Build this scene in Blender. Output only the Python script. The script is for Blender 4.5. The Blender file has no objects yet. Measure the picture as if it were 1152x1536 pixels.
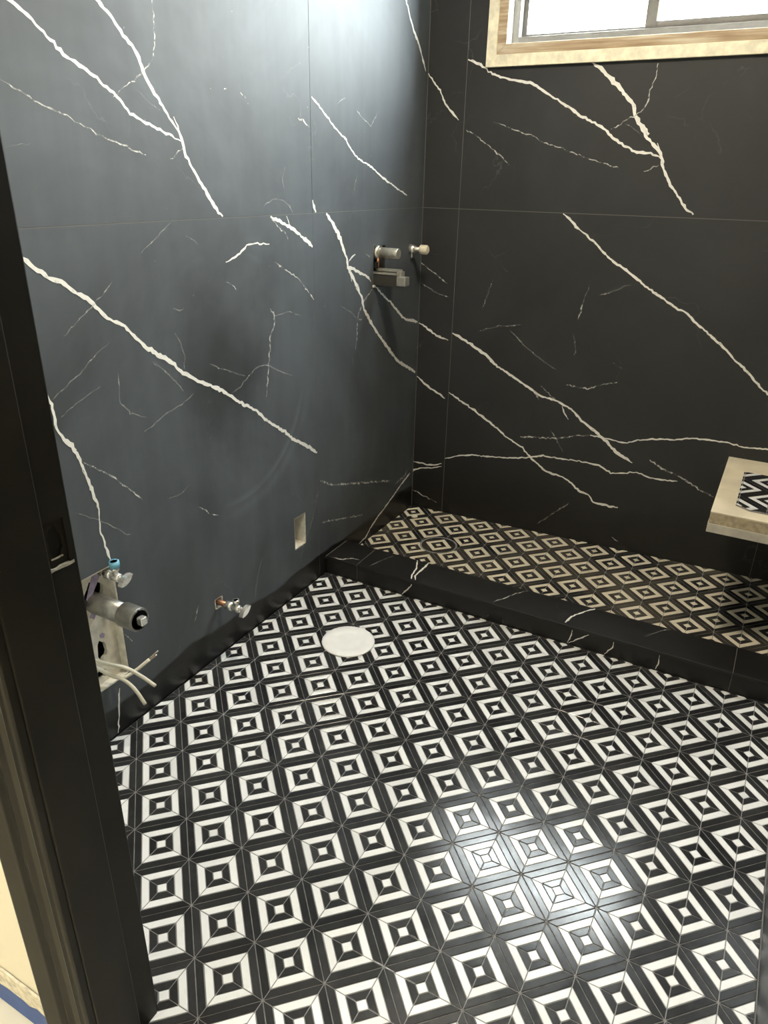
import bpy, bmesh, math, random
from mathutils import Matrix, Vector

random.seed(7)
U = 0.111                      # metres: pitch of one mosaic tile; all plan dimensions below are in tile pitches
S2 = math.sqrt(2.0)
scene = bpy.context.scene
COL = scene.collection

# ------------------------------------------------------------------ camera
cam_d = bpy.data.cameras.new('camera')
cam = bpy.data.objects.new('camera', cam_d)
COL.objects.link(cam)
cam_d.sensor_fit = 'VERTICAL'
cam_d.sensor_height = 36.0
cam_d.sensor_width = 27.0
FPX = 1088.653
cam_d.lens = 36.0 * FPX / 1536.0
cam_d.clip_start = 0.01
CR = ((0.87731696, 0.47953591, 0.01898027),
      (0.21585302, -0.35896482, -0.90804831),
      (-0.42862853, 0.80074313, -0.4184352))          # rows: right, down, forward
CP = Vector((11.54935, -9.05235, 11.88910))            # camera position in tile pitches
m = Matrix.Identity(4)
for r in range(3):
    m[r][0] = CR[0][r]; m[r][1] = -CR[1][r]; m[r][2] = -CR[2][r]
    m[r][3] = CP[r] * U
cam.matrix_world = m
scene.camera = cam

# ------------------------------------------------------------------ world, exposure
SKY_STRENGTH = 16.0
HALL_LAMP = 22.0
ROOM_LAMP = 31.0
world = bpy.data.worlds.new('overcast_sky')
scene.world = world
world.use_nodes = True
bg = world.node_tree.nodes['Background']
bg.inputs[0].default_value = (0.95, 0.975, 1.0, 1)
bg.inputs[1].default_value = SKY_STRENGTH
scene.view_settings.view_transform = 'Standard'
scene.view_settings.look = 'None'
scene.view_settings.gamma = 1.0
scene.view_settings.use_curve_mapping = False
scene.view_settings.exposure = 2.4
scene.cycles.use_denoising = True
scene.cycles.max_bounces = 10
scene.cycles.diffuse_bounces = 5
scene.cycles.glossy_bounces = 5
scene.cycles.transparent_max_bounces = 12
scene.cycles.sample_clamp_indirect = 6.0

# sky portal in the window opening (samples the same sky, adds no light of its own)
pd = bpy.data.lights.new('window_sky_portal', 'AREA')
pd.shape = 'RECTANGLE'; pd.size = 7.6 * U; pd.size_y = 4.0 * U
pd.cycles.is_portal = True
po = bpy.data.objects.new('window_sky_portal', pd)
COL.objects.link(po)
po.location = (6.7 * U, 15.75 * U, 17.6 * U)
po.rotation_euler = (math.radians(-90), 0, 0)      # shines towards -Y, into the room

# ------------------------------------------------------------------ helpers
def link(o, parent=None):
    COL.objects.link(o)
    if parent is not None:
        o.parent = parent
    return o

def tag(o, label=None, cat=None, group=None, kind=None):
    if label: o['label'] = label
    if cat: o['category'] = cat
    if group: o['group'] = group
    if kind: o['kind'] = kind
    return o

def empty(name, loc=(0, 0, 0)):
    o = bpy.data.objects.new(name, None)
    o.empty_display_size = 0.05
    o.location = Vector(loc) * U
    return link(o)

def child(o, parent):
    """parent a world-space object to a thing without moving it"""
    o.parent = parent
    bpy_m = Matrix.Translation(parent.location) if parent.parent is None else parent_world(parent)
    o.matrix_parent_inverse = bpy_m.inverted()
    return o

def parent_world(o):
    mw = o.matrix_basis.copy()
    if o.parent is not None:
        mw = parent_world(o.parent) @ o.matrix_parent_inverse @ mw
    return mw

def mesh_obj(name, verts, faces, mat, parent=None, smooth=False):
    """verts in tile pitches, world space"""
    me = bpy.data.meshes.new(name)
    me.from_pydata([(v[0] * U, v[1] * U, v[2] * U) for v in verts], [], faces)
    me.update()
    bm = bmesh.new(); bm.from_mesh(me)
    bmesh.ops.recalc_face_normals(bm, faces=bm.faces)
    bm.to_mesh(me); bm.free()
    me.materials.append(mat)
    if smooth:
        for p in me.polygons: p.use_smooth = True
    o = bpy.data.objects.new(name, me)
    link(o)
    if parent is not None:
        o.parent = parent
        o.matrix_parent_inverse = parent_world(parent).inverted()
    return o

def box(name, lo, hi, mat, parent=None, bevel=0.0):
    x0, y0, z0 = lo; x1, y1, z1 = hi
    v = [(x0, y0, z0), (x1, y0, z0), (x1, y1, z0), (x0, y1, z0), (x0, y0, z1), (x1, y0, z1), (x1, y1, z1), (x0, y1, z1)]
    f = [(0, 3, 2, 1), (4, 5, 6, 7), (0, 1, 5, 4), (1, 2, 6, 5), (2, 3, 7, 6), (3, 0, 4, 7)]
    o = mesh_obj(name, v, f, mat, parent)
    if bevel:
        b = o.modifiers.new('bevel', 'BEVEL'); b.width = bevel * U; b.segments = 2
    return o

PLANES = {
    # (u, v, w) -> xyz, w = depth into the wall behind the finished face
    'L': lambda u, v, w: (-w, u, v),
    'B': lambda u, v, w: (u, YB + w, v),
    'R': lambda u, v, w: (XR + w, u, v),
    'T': lambda u, v, w: (u, v, HC - w),
    'F': lambda u, v, w: (u, YC + w, v),
    'D': lambda u, v, w: (u, YD - w, v),
}

def panel(name, plane, u0, u1, v0, v1, w0, w1, mat, parent=None, holes=()):
    """flat slab with rectangular holes, real thickness w0..w1"""
    mp = PLANES[plane]
    us = sorted({u0, u1, *[c for h in holes for c in h[:2] if u0 < c < u1]})
    vs = sorted({v0, v1, *[c for h in holes for c in h[2:] if v0 < c < v1]})
    nu, nv = len(us) - 1, len(vs) - 1
    def solid(i, j):
        if i < 0 or j < 0 or i >= nu or j >= nv: return False
        cu, cv = (us[i] + us[i + 1]) / 2, (vs[j] + vs[j + 1]) / 2
        return not any(h[0] < cu < h[1] and h[2] < cv < h[3] for h in holes)
    verts, idx, faces = [], {}, []
    def V(i, j, k):
        if (i, j, k) not in idx:
            idx[(i, j, k)] = len(verts); verts.append(mp(us[i], vs[j], (w0, w1)[k]))
        return idx[(i, j, k)]
    for i in range(nu):
        for j in range(nv):
            if not solid(i, j): continue
            faces.append((V(i, j, 0), V(i + 1, j, 0), V(i + 1, j + 1, 0), V(i, j + 1, 0)))
            faces.append((V(i, j, 1), V(i, j + 1, 1), V(i + 1, j + 1, 1), V(i + 1, j, 1)))
            if not solid(i - 1, j): faces.append((V(i, j, 0), V(i, j + 1, 0), V(i, j + 1, 1), V(i, j, 1)))
            if not solid(i + 1, j): faces.append((V(i + 1, j, 0), V(i + 1, j, 1), V(i + 1, j + 1, 1), V(i + 1, j + 1, 0)))
            if not solid(i, j - 1): faces.append((V(i, j, 0), V(i, j, 1), V(i + 1, j, 1), V(i + 1, j, 0)))
            if not solid(i, j + 1): faces.append((V(i, j + 1, 0), V(i + 1, j + 1, 0), V(i + 1, j + 1, 1), V(i, j + 1, 1)))
    return mesh_obj(name, verts, faces, mat, parent)

def tube(name, pts, radii, mat, parent=None, seg=20, caps=True):
    """round tube through pts (tile pitches) with a radius per point"""
    pts = [Vector(p) for p in pts]
    if not hasattr(radii, '__len__'): radii = [radii] * len(pts)
    verts, faces = [], []
    prev = None
    for i, p in enumerate(pts):
        a = pts[max(i - 1, 0)]; b = pts[min(i + 1, len(pts) - 1)]
        if (b - a).length < 1e-9: a = pts[max(i - 2, 0)]; b = pts[min(i + 2, len(pts) - 1)]
        d = (b - a).normalized()
        n = Vector((0, 0, 1)) if prev is None else prev
        n = (n - d * n.dot(d))
        if n.length < 1e-4: n = Vector((0, 1, 0)) - d * d.y
        n.normalize(); prev = n
        t = d.cross(n)
        for k in range(seg):
            an = 2 * math.pi * k / seg
            verts.append(tuple(p + (n * math.cos(an) + t * math.sin(an)) * radii[i]))
    for i in range(len(pts) - 1):
        for k in range(seg):
            faces.append((i * seg + k, i * seg + (k + 1) % seg, (i + 1) * seg + (k + 1) % seg, (i + 1) * seg + k))
    if caps:
        faces.append(tuple(range(seg))[::-1])
        faces.append(tuple((len(pts) - 1) * seg + k for k in range(seg)))
    o = mesh_obj(name, verts, faces, mat, parent)
    for p in o.data.polygons:
        p.use_smooth = len(p.vertices) == 4
    return o

def prism(name, poly, z0, z1, mat, parent=None, mp=None):
    """extruded convex polygon in plan; mp maps (x, y, z)"""
    n = len(poly)
    mp = mp or (lambda x, y, z: (x, y, z))
    v = [mp(x, y, z0) for x, y in poly] + [mp(x, y, z1) for x, y in poly]
    f = [tuple(range(n))[::-1], tuple(range(n, 2 * n))] + [(i, (i + 1) % n, n + (i + 1) % n, n + i) for i in range(n)]
    return mesh_obj(name, v, f, mat, parent)

def smooth_line(pts, n=6):
    """Catmull-Rom through 3-D points"""
    P = [Vector(p) for p in pts]
    P = [P[0] * 2 - P[1]] + P + [P[-1] * 2 - P[-2]]
    out = []
    for i in range(1, len(P) - 2):
        for k in range(n):
            t = k / n
            a, b, c, d = P[i - 1], P[i], P[i + 1], P[i + 2]
            out.append(0.5 * ((2 * b) + (c - a) * t + (2 * a - 5 * b + 4 * c - d) * t * t + (3 * b - a - 3 * c + d) * t ** 3))
    out.append(P[-2])
    return out

# ------------------------------------------------------------------ materials
def new_mat(name):
    mt = bpy.data.materials.new(name); mt.use_nodes = True
    nt = mt.node_tree
    return mt, nt, nt.nodes['Principled BSDF']

def N(nt, kind, **kw):
    n = nt.nodes.new(kind)
    for k, v in kw.items():
        if k in n.inputs: n.inputs[k].default_value = v
        else: setattr(n, k, v)
    return n

def ramp(nt, src, stops):
    r = nt.nodes.new('ShaderNodeValToRGB')
    els = r.color_ramp.elements
    while len(els) < len(stops): els.new(0.5)
    for e, (p, c) in zip(els, stops):
        e.position = p; e.color = c if len(c) == 4 else (*c, 1)
    nt.links.new(src, r.inputs[0])
    return r.outputs[0]

def g(v): return (v, v, v, 1)

def mixc(nt, fac, a, b):
    mx = nt.nodes.new('ShaderNodeMix'); mx.data_type = 'RGBA'
    for s, x in ((mx.inputs[0], fac), (mx.inputs[6], a), (mx.inputs[7], b)):
        if hasattr(x, 'links') or isinstance(x, bpy.types.NodeSocket): nt.links.new(x, s)
        else: s.default_value = x
    return mx.outputs[2]

def pos(nt):
    return nt.nodes.new('ShaderNodeNewGeometry').outputs['Position']

def math_n(nt, op, a, b=None, clamp=False):
    n = nt.nodes.new('ShaderNodeMath'); n.operation = op; n.use_clamp = clamp
    for s, x in ((n.inputs[0], a), (n.inputs[1], b)):
        if x is None: continue
        if isinstance(x, bpy.types.NodeSocket): nt.links.new(x, s)
        else: s.default_value = x
    return n.outputs[0]

def noise(nt, vec, scale, detail=4, rough=0.55, dist=0.0):
    n = nt.nodes.new('ShaderNodeTexNoise')
    n.inputs['Scale'].default_value = scale; n.inputs['Detail'].default_value = detail
    n.inputs['Roughness'].default_value = rough; n.inputs['Distortion'].default_value = dist
    if vec is not None: nt.links.new(vec, n.inputs['Vector'])
    return n.outputs[0]

def simple(name, col, rough=0.5, metal=0.0, var=0.0, scale=20.0, bump=0.0, bscale=60.0, spec=None):
    mt, nt, b = new_mat(name)
    b.inputs['Roughness'].default_value = rough; b.inputs['Metallic'].default_value = metal
    if spec is not None: b.inputs['Specular IOR Level'].default_value = spec
    p = pos(nt)
    c = (*col, 1)
    if var:
        lo = tuple(x * (1 - var) for x in col); hi = tuple(min(1, x * (1 + var)) for x in col)
        nt.links.new(ramp(nt, noise(nt, p, scale), [(0.3, lo), (0.7, hi)]), b.inputs['Base Color'])
    else:
        b.inputs['Base Color'].default_value = c
    if bump:
        bp = nt.nodes.new('ShaderNodeBump'); bp.inputs['Strength'].default_value = bump; bp.inputs['Distance'].default_value = 0.002
        nt.links.new(noise(nt, p, bscale), bp.inputs['Height']); nt.links.new(bp.outputs[0], b.inputs['Normal'])
    return mt

def slab_material(name, dust):
    """honed black porcelain with marble print; dust = grout haze left on the face, or window glare painted into the colour"""
    mt, nt, b = new_mat(name)
    p = pos(nt)
    base = ramp(nt, noise(nt, p, 3.0, 6), [(0.35, (0.0085, 0.0085, 0.0085)), (0.7, (0.014, 0.0135, 0.013))])
    # faint hairline print
    vo = nt.nodes.new('ShaderNodeTexVoronoi'); vo.feature = 'DISTANCE_TO_EDGE'; vo.inputs['Scale'].default_value = 3.1
    mp = nt.nodes.new('ShaderNodeVectorMath'); mp.operation = 'ADD'
    nz = nt.nodes.new('ShaderNodeTexNoise'); nz.inputs['Scale'].default_value = 5.0; nz.inputs['Detail'].default_value = 6
    nt.links.new(p, nz.inputs['Vector'])
    sc = nt.nodes.new('ShaderNodeVectorMath'); sc.operation = 'SCALE'; sc.inputs['Scale'].default_value = 0.35
    nt.links.new(nz.outputs['Color'], sc.inputs[0]); nt.links.new(p, mp.inputs[0]); nt.links.new(sc.outputs[0], mp.inputs[1])
    nt.links.new(mp.outputs[0], vo.inputs['Vector'])
    hair = ramp(nt, vo.outputs['Distance'], [(0.0, g(1)), (0.006, g(0))])
    gate = ramp(nt, noise(nt, p, 4.0, 3), [(0.58, g(0)), (0.68, g(1))])
    hf = math_n(nt, 'MULTIPLY', math_n(nt, 'MULTIPLY', hair, gate), 0.14)
    colr = mixc(nt, hf, base, (0.35, 0.35, 0.34, 1))
    rough = 0.42
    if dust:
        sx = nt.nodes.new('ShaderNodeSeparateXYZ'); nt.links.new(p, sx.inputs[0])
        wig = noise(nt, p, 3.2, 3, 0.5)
        # damp-wiped band along the foot of the left wall keeps no haze; back wall: painted glare fades out
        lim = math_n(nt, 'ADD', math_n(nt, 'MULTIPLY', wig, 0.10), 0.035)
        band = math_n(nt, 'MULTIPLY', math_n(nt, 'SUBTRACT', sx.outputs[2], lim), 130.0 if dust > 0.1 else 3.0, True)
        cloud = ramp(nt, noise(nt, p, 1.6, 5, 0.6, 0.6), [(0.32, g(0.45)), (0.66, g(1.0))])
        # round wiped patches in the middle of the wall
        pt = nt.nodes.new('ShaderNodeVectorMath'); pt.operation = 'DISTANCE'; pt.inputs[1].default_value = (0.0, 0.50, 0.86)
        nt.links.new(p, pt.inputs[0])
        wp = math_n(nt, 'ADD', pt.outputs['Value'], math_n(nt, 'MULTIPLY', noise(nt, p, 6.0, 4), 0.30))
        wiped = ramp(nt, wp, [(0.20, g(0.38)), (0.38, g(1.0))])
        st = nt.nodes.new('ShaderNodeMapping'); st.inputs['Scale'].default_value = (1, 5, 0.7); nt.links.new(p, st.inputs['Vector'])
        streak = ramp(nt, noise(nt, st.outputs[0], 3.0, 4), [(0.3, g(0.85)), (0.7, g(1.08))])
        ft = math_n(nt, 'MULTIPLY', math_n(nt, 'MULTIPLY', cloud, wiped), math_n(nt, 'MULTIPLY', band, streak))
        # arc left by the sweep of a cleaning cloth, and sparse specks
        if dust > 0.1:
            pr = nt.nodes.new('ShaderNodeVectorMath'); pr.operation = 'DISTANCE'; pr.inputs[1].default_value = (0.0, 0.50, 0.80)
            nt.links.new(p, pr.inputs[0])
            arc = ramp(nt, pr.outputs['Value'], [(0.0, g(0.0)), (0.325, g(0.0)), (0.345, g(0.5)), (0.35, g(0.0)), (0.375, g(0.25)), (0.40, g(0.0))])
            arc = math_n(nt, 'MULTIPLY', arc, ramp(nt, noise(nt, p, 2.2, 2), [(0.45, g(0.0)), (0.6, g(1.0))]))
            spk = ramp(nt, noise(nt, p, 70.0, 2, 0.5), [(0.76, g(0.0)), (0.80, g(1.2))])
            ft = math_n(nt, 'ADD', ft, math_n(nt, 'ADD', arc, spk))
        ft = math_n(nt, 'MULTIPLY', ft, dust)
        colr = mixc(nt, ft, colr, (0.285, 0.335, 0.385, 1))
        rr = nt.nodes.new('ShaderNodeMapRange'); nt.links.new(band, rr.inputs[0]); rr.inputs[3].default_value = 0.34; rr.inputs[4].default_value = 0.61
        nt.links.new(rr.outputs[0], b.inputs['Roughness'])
    else:
        b.inputs['Roughness'].default_value = rough
    nt.links.new(colr, b.inputs['Base Color'])
    bp = nt.nodes.new('ShaderNodeBump'); bp.inputs['Strength'].default_value = 0.08; bp.inputs['Distance'].default_value = 0.001
    nt.links.new(noise(nt, p, 90.0, 2), bp.inputs['Height']); nt.links.new(bp.outputs[0], b.inputs['Normal'])
    return mt

def vein_material(name, lo, hi, gap):
    mt, nt, b = new_mat(name)
    p = pos(nt)
    f = ramp(nt, noise(nt, p, 55.0, 5, 0.7), [(gap, g(lo)), (gap + 0.22, g(hi))])
    b.inputs['Base Color'].default_value = (0.78, 0.77, 0.73, 1)
    nt.links.new(f, b.inputs['Alpha'])
    b.inputs['Roughness'].default_value = 0.42
    return mt

def mosaic_black(name, dusty):
    mt, nt, b = new_mat(name)
    p = pos(nt)
    oi = nt.nodes.new('ShaderNodeObjectInfo')
    c0 = ramp(nt, oi.outputs['Random'], [(0.0, (0.0095, 0.0098, 0.011)), (1.0, (0.024, 0.0245, 0.026))])
    cl = ramp(nt, noise(nt, p, 34.0, 5, 0.65, 0.8), [(0.55, g(0.0)), (0.8, g(0.22))])
    c = mixc(nt, cl, c0, (0.10, 0.10, 0.10, 1))
    sm = ramp(nt, noise(nt, p, 5.0, 4, 0.6), [(0.42, g(0.005)), (0.78, g(0.09))])
    c = mixc(nt, sm, c, (0.20, 0.20, 0.20, 1))
    if dusty:
        d1 = ramp(nt, noise(nt, p, 3.4, 4, 0.55, 0.3), [(0.42, g(0.02)), (0.64, g(0.26))])
        c = mixc(nt, d1, c, (0.25, 0.215, 0.16, 1))
    nt.links.new(c, b.inputs['Base Color'])
    b.inputs['Specular IOR Level'].default_value = 0.32
    rg = ramp(nt, noise(nt, p, 12.0, 4), [(0.3, g(0.13)), (0.75, g(0.25))])
    nt.links.new(rg, b.inputs['Roughness'])
    bp = nt.nodes.new('ShaderNodeBump'); bp.inputs['Strength'].default_value = 0.10; bp.inputs['Distance'].default_value = 0.001
    nt.links.new(noise(nt, p, 26.0, 3), bp.inputs['Height']); nt.links.new(bp.outputs[0], b.inputs['Normal'])
    return mt

def mosaic_white(name, dusty):
    mt, nt, b = new_mat(name)
    p = pos(nt)
    oi = nt.nodes.new('ShaderNodeObjectInfo')
    hi = (0.77, 0.78, 0.79) if not dusty else (0.74, 0.68, 0.55)
    lo = (0.67, 0.68, 0.69) if not dusty else (0.64, 0.58, 0.46)
    c0 = ramp(nt, oi.outputs['Random'], [(0.0, lo), (0.35, hi), (1.0, hi)])
    cl = ramp(nt, noise(nt, p, 22.0, 6, 0.7, 1.2), [(0.56, g(0.0)), (0.82, g(0.45))])
    c = mixc(nt, cl, c0, (0.42, 0.42, 0.42, 1) if not dusty else (0.34, 0.28, 0.19, 1))
    nt.links.new(c, b.inputs['Base Color'])
    b.inputs['Specular IOR Level'].default_value = 0.32
    rg = ramp(nt, noise(nt, p, 12.0, 4), [(0.3, g(0.13)), (0.75, g(0.25))])
    nt.links.new(rg, b.inputs['Roughness'])
    bp = nt.nodes.new('ShaderNodeBump'); bp.inputs['Strength'].default_value = 0.10; bp.inputs['Distance'].default_value = 0.001
    nt.links.new(noise(nt, p, 26.0, 3), bp.inputs['Height']); nt.links.new(bp.outputs[0], b.inputs['Normal'])
    return mt

M = {}
M['slab'] = slab_material('black_marble_slab', 0.0)
M['slab_dusty'] = slab_material('black_marble_slab_hazed', 0.30)
M['slab_back_glare'] = slab_material('black_marble_slab_painted_glare', 0.055)  # window glare painted into the back slabs as pale haze, fading towards the floor
M['vein0'] = vein_material('marble_vein_bright', 0.55, 1.0, 0.22)
M['vein1'] = vein_material('marble_vein_thin', 0.05, 0.75, 0.40)
M['vein2'] = vein_material('marble_vein_faint', 0.03, 0.36, 0.40)
M['wall_grout'] = simple('dark_grey_grout', (0.085, 0.083, 0.078), 0.8)
M['joint'] = simple('light_joint_grout', (0.16, 0.155, 0.14), 0.8)
M['floor_grout'] = simple('grey_floor_grout', (0.22, 0.22, 0.22), 0.75, var=0.2, scale=40)
M['black_piece'] = mosaic_black('black_marble_mosaic', False)
M['white_piece'] = mosaic_white('white_marble_mosaic', False)
M['black_dusty'] = mosaic_black('black_marble_mosaic_dusty', True)
M['white_dusty'] = mosaic_white('white_marble_mosaic_dusty', True)
M['paint_black'] = simple('black_door_paint', (0.0135, 0.0125, 0.010), 0.45, spec=0.22, bump=0.05, bscale=30, var=0.25, scale=8)
M['paint_cream'] = simple('cream_wall_paint', (0.83, 0.79, 0.67), 0.7, bump=0.08, bscale=120)
M['white_wall'] = simple('white_ceiling_paint', (0.86, 0.845, 0.81), 0.8)
M['hall_floor'] = simple('cream_floor_cover', (0.78, 0.75, 0.64), 0.6, var=0.08, scale=6)
M['blue_tape'] = simple('blue_masking_tape', (0.05, 0.11, 0.36), 0.6, var=0.12, scale=30, bump=0.1)
M['torn_paper'] = simple('torn_pale_paper', (0.70, 0.66, 0.56), 0.9, var=0.25, scale=80, bump=0.6, bscale=150)
M['chip'] = simple('chipped_paint', (0.34, 0.33, 0.30), 0.9, var=0.4, scale=120)
M['mud'] = simple('joint_compound', (0.84, 0.78, 0.60), 0.85, var=0.18, scale=40, bump=0.5, bscale=45)
M['drywall'] = simple('patched_drywall', (0.66, 0.63, 0.55), 0.9, var=0.20, scale=40, bump=0.35, bscale=60)
M['purple_board'] = simple('purple_board_face', (0.33, 0.29, 0.42), 0.9, var=0.25, scale=60)
M['cavity'] = simple('dark_wall_cavity', (0.004, 0.004, 0.004), 0.9)
M['galv'] = simple('grey_drain_pipe', (0.27, 0.27, 0.255), 0.36, 0.7, var=0.25, scale=50)
M['chrome'] = simple('bright_chrome', (0.82, 0.82, 0.79), 0.24, 0.75)
M['brushed'] = simple('brushed_valve_metal', (0.62, 0.60, 0.53), 0.30, 0.85, var=0.15, scale=80)
M['brass_dull'] = simple('dull_valve_body', (0.045, 0.043, 0.038), 0.45, 0.2)
M['copper'] = simple('tarnished_copper', (0.36, 0.19, 0.12), 0.42, 0.9, var=0.3, scale=60)
M['white_plastic'] = simple('white_plastic', (0.80, 0.80, 0.77), 0.45, var=0.05, scale=50)
M['cream_cap'] = simple('cream_cap', (0.70, 0.66, 0.52), 0.4)
M['blue_mark'] = simple('blue_marker_ring', (0.16, 0.42, 0.58), 0.5)
M['cable'] = simple('off_white_cable', (0.66, 0.63, 0.53), 0.5)
M['bare_wire'] = simple('bare_metal_wire', (0.7, 0.6, 0.5), 0.3, 1.0)
M['bench_top'] = simple('trowelled_cement', (0.66, 0.59, 0.44), 0.8, var=0.12, scale=10, bump=0.15, bscale=30)
M['bench_mid'] = simple('raw_board_edge', (0.42, 0.35, 0.24), 0.9, var=0.3, scale=60, bump=0.5, bscale=70)
M['bench_low'] = simple('grey_cement_edge', (0.50, 0.475, 0.41), 0.85, var=0.15, scale=25)
M['alu'] = simple('grey_window_aluminium', (0.13, 0.127, 0.12), 0.5, 0.1, var=0.15, scale=30)
M['vinyl'] = simple('white_window_vinyl', (0.82, 0.82, 0.80), 0.4)
M['flange'] = simple('white_flange_cover', (0.80, 0.80, 0.80), 0.5, var=0.04, scale=25)
M['ground'] = simple('pale_outside_ground', (0.45, 0.45, 0.42), 0.9)

def wood():
    mt, nt, b = new_mat('raw_window_wood')
    p = pos(nt)
    mp = nt.nodes.new('ShaderNodeMapping'); mp.inputs['Scale'].default_value = (2.0, 30, 30); nt.links.new(p, mp.inputs['Vector'])
    c = ramp(nt, noise(nt, mp.outputs[0], 3.0, 5), [(0.3, (0.30, 0.21, 0.13)), (0.5, (0.46, 0.35, 0.23)), (0.68, (0.62, 0.55, 0.42))])
    nt.links.new(c, b.inputs['Base Color']); b.inputs['Roughness'].default_value = 0.8
    return mt
M['wood'] = wood()

def glass():
    mt = bpy.data.materials.new('window_glass'); mt.use_nodes = True
    nt = mt.node_tree; nt.nodes.clear()
    out = nt.nodes.new('ShaderNodeOutputMaterial')
    tr = nt.nodes.new('ShaderNodeBsdfTransparent'); tr.inputs[0].default_value = (0.94, 0.97, 0.96, 1)
    gl = nt.nodes.new('ShaderNodeBsdfGlossy'); gl.inputs['Roughness'].default_value = 0.02
    mx = nt.nodes.new('ShaderNodeMixShader')
    mx.inputs[0].default_value = 0.06
    nt.links.new(tr.outputs[0], mx.inputs[1]); nt.links.new(gl.outputs[0], mx.inputs[2])
    nt.links.new(mx.outputs[0], out.inputs[0])
    return mt
M['glass'] = glass()

def lamp_mat(name, col, strength):
    mt, nt, b = new_mat(name)
    b.inputs['Base Color'].default_value = (0.9, 0.88, 0.82, 1)
    b.inputs['Emission Color'].default_value = (*col, 1)
    b.inputs['Emission Strength'].default_value = strength
    return mt
# ------------------------------------------------------------------ main dimensions (tile pitches)
YB = 14.85          # finished face of the back wall
XR = 13.5           # right wall
YC, YCB, HC = 8.56, 9.83, 0.60       # curb front face, curb rear face, curb height
YD = -4.50          # inside face of the door wall
YH = -5.50          # hall face of the door wall
CEIL = 22.0
JX = 5.28           # left door jamb
JXR = 12.75         # right door jamb
ZJ = 11.0           # height of the horizontal slab joint
LX = 1.33 / S2      # lattice offset of the floor mosaic
G = 0.008           # half joint between slabs

def struct(o):
    o['kind'] = 'structure'; return o

def holed_sheet(name, plane, outer, holes, w0, w1, mat, parent):
    """sheet with ragged holes: triangle fill of the outline and the hole loops, then thickness"""
    mp = PLANES[plane]
    bm = bmesh.new(); es = []
    for loop in [outer] + holes:
        vv = [bm.verts.new((p[0], p[1], 0)) for p in loop]
        es += [bm.edges.new((vv[i], vv[(i + 1) % len(vv)])) for i in range(len(vv))]
    bmesh.ops.triangle_fill(bm, use_beauty=True, use_dissolve=False, edges=es)
    ex = bmesh.ops.extrude_face_region(bm, geom=list(bm.faces))
    for e in ex['geom']:
        if isinstance(e, bmesh.types.BMVert): e.co.z = w1 - w0
    for vtx in bm.verts:
        vtx.co = Vector(mp(vtx.co.x, vtx.co.y, w0 + vtx.co.z)) * U
    bmesh.ops.recalc_face_normals(bm, faces=bm.faces)
    me = bpy.data.meshes.new(name); bm.to_mesh(me); bm.free(); me.materials.append(mat)
    o = link(bpy.data.objects.new(name, me))
    if parent is not None:
        o.parent = parent; o.matrix_parent_inverse = parent_world(parent).inverted()
    return o

# ------------------------------------------------------------------ walls
WIN = (2.50, 10.90, 15.50, 19.80)            # window opening u0,u1,v0,v1
SINK = (-1.60, 0.24, 1.38, 4.25)             # slab cut-out for the sink rough-in
OUTL = (6.87, 7.47, 1.56, 2.62)              # electrical box cut-out
SHWR = (11.50, 12.25, 8.72, 9.97)            # shower valve cut-out
STUB = (13.88, 14.10, 9.62, 9.86)
TOIL = (3.22, 3.55, 1.42, 1.75)
WH = [SINK, OUTL, SHWR, STUB, TOIL]
SLAB_T = 0.09
wall_left = struct(panel('wall_left', 'L', YD - 0.9, YB, -0.6, CEIL, SLAB_T + 0.02, 1.1, M['wall_grout'], None, WH))
wall_back = struct(panel('wall_back', 'B', -1.1, XR + 1.1, -0.6, CEIL, SLAB_T + 0.02, 1.25, M['wall_grout'], None, [WIN]))
wall_right = struct(panel('wall_right', 'R', YD - 0.9, YB, -0.6, CEIL, SLAB_T + 0.02, 1.1, M['wall_grout']))
rear = box('cavity_back', (-1.16, YD - 0.9, -0.6), (-1.1, YB, CEIL), M['cavity'], wall_left)
ceiling = struct(box('ceiling', (-1.1, YD, CEIL), (XR + 1.1, YB + 1.25, CEIL + 0.6), M['white_wall']))

slabs = {'L': [], 'B': [], 'R': []}
def add_slab(plane, wall, u0, u1, v0, v1, mat, holes=()):
    hs = [h for h in holes if h[0] < u1 and h[1] > u0 and h[2] < v1 and h[3] > v0]
    o = panel('slab', plane, u0 + G, u1 - G, v0 + G, v1 - G, 0.0, SLAB_T, mat, wall, hs)
    slabs[plane].append(((u0, u1, v0, v1), o))
    return o
YJ = 8.18
for u0, u1 in ((YD, YJ - 11.0), (YJ - 11.0, YJ), (YJ, YB)):
    add_slab('L', wall_left, u0, u1, 0.02, ZJ, M['slab_dusty'], WH)
    add_slab('L', wall_left, u0, u1, ZJ, CEIL, M['slab_dusty'], WH)
WOUT = (WIN[0] + 0.0, WIN[1], WIN[2], WIN[3])
for u0, u1 in ((SLAB_T * 0 + 0.0, 1.32), (1.32, 12.31), (12.31, XR)):
    add_slab('B', wall_back, u0, u1, 0.0, ZJ, M['slab_back_glare'])
    add_slab('B', wall_back, u0, u1, ZJ, CEIL, M['slab_back_glare'], [WOUT])
for u0, u1 in ((YD, YJ - 11.0), (YJ - 11.0, YJ), (YJ, YB)):
    add_slab('R', wall_right, u0, u1, 0.02, ZJ, M['slab'])
    add_slab('R', wall_right, u0, u1, ZJ, CEIL, M['slab'])

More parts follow.
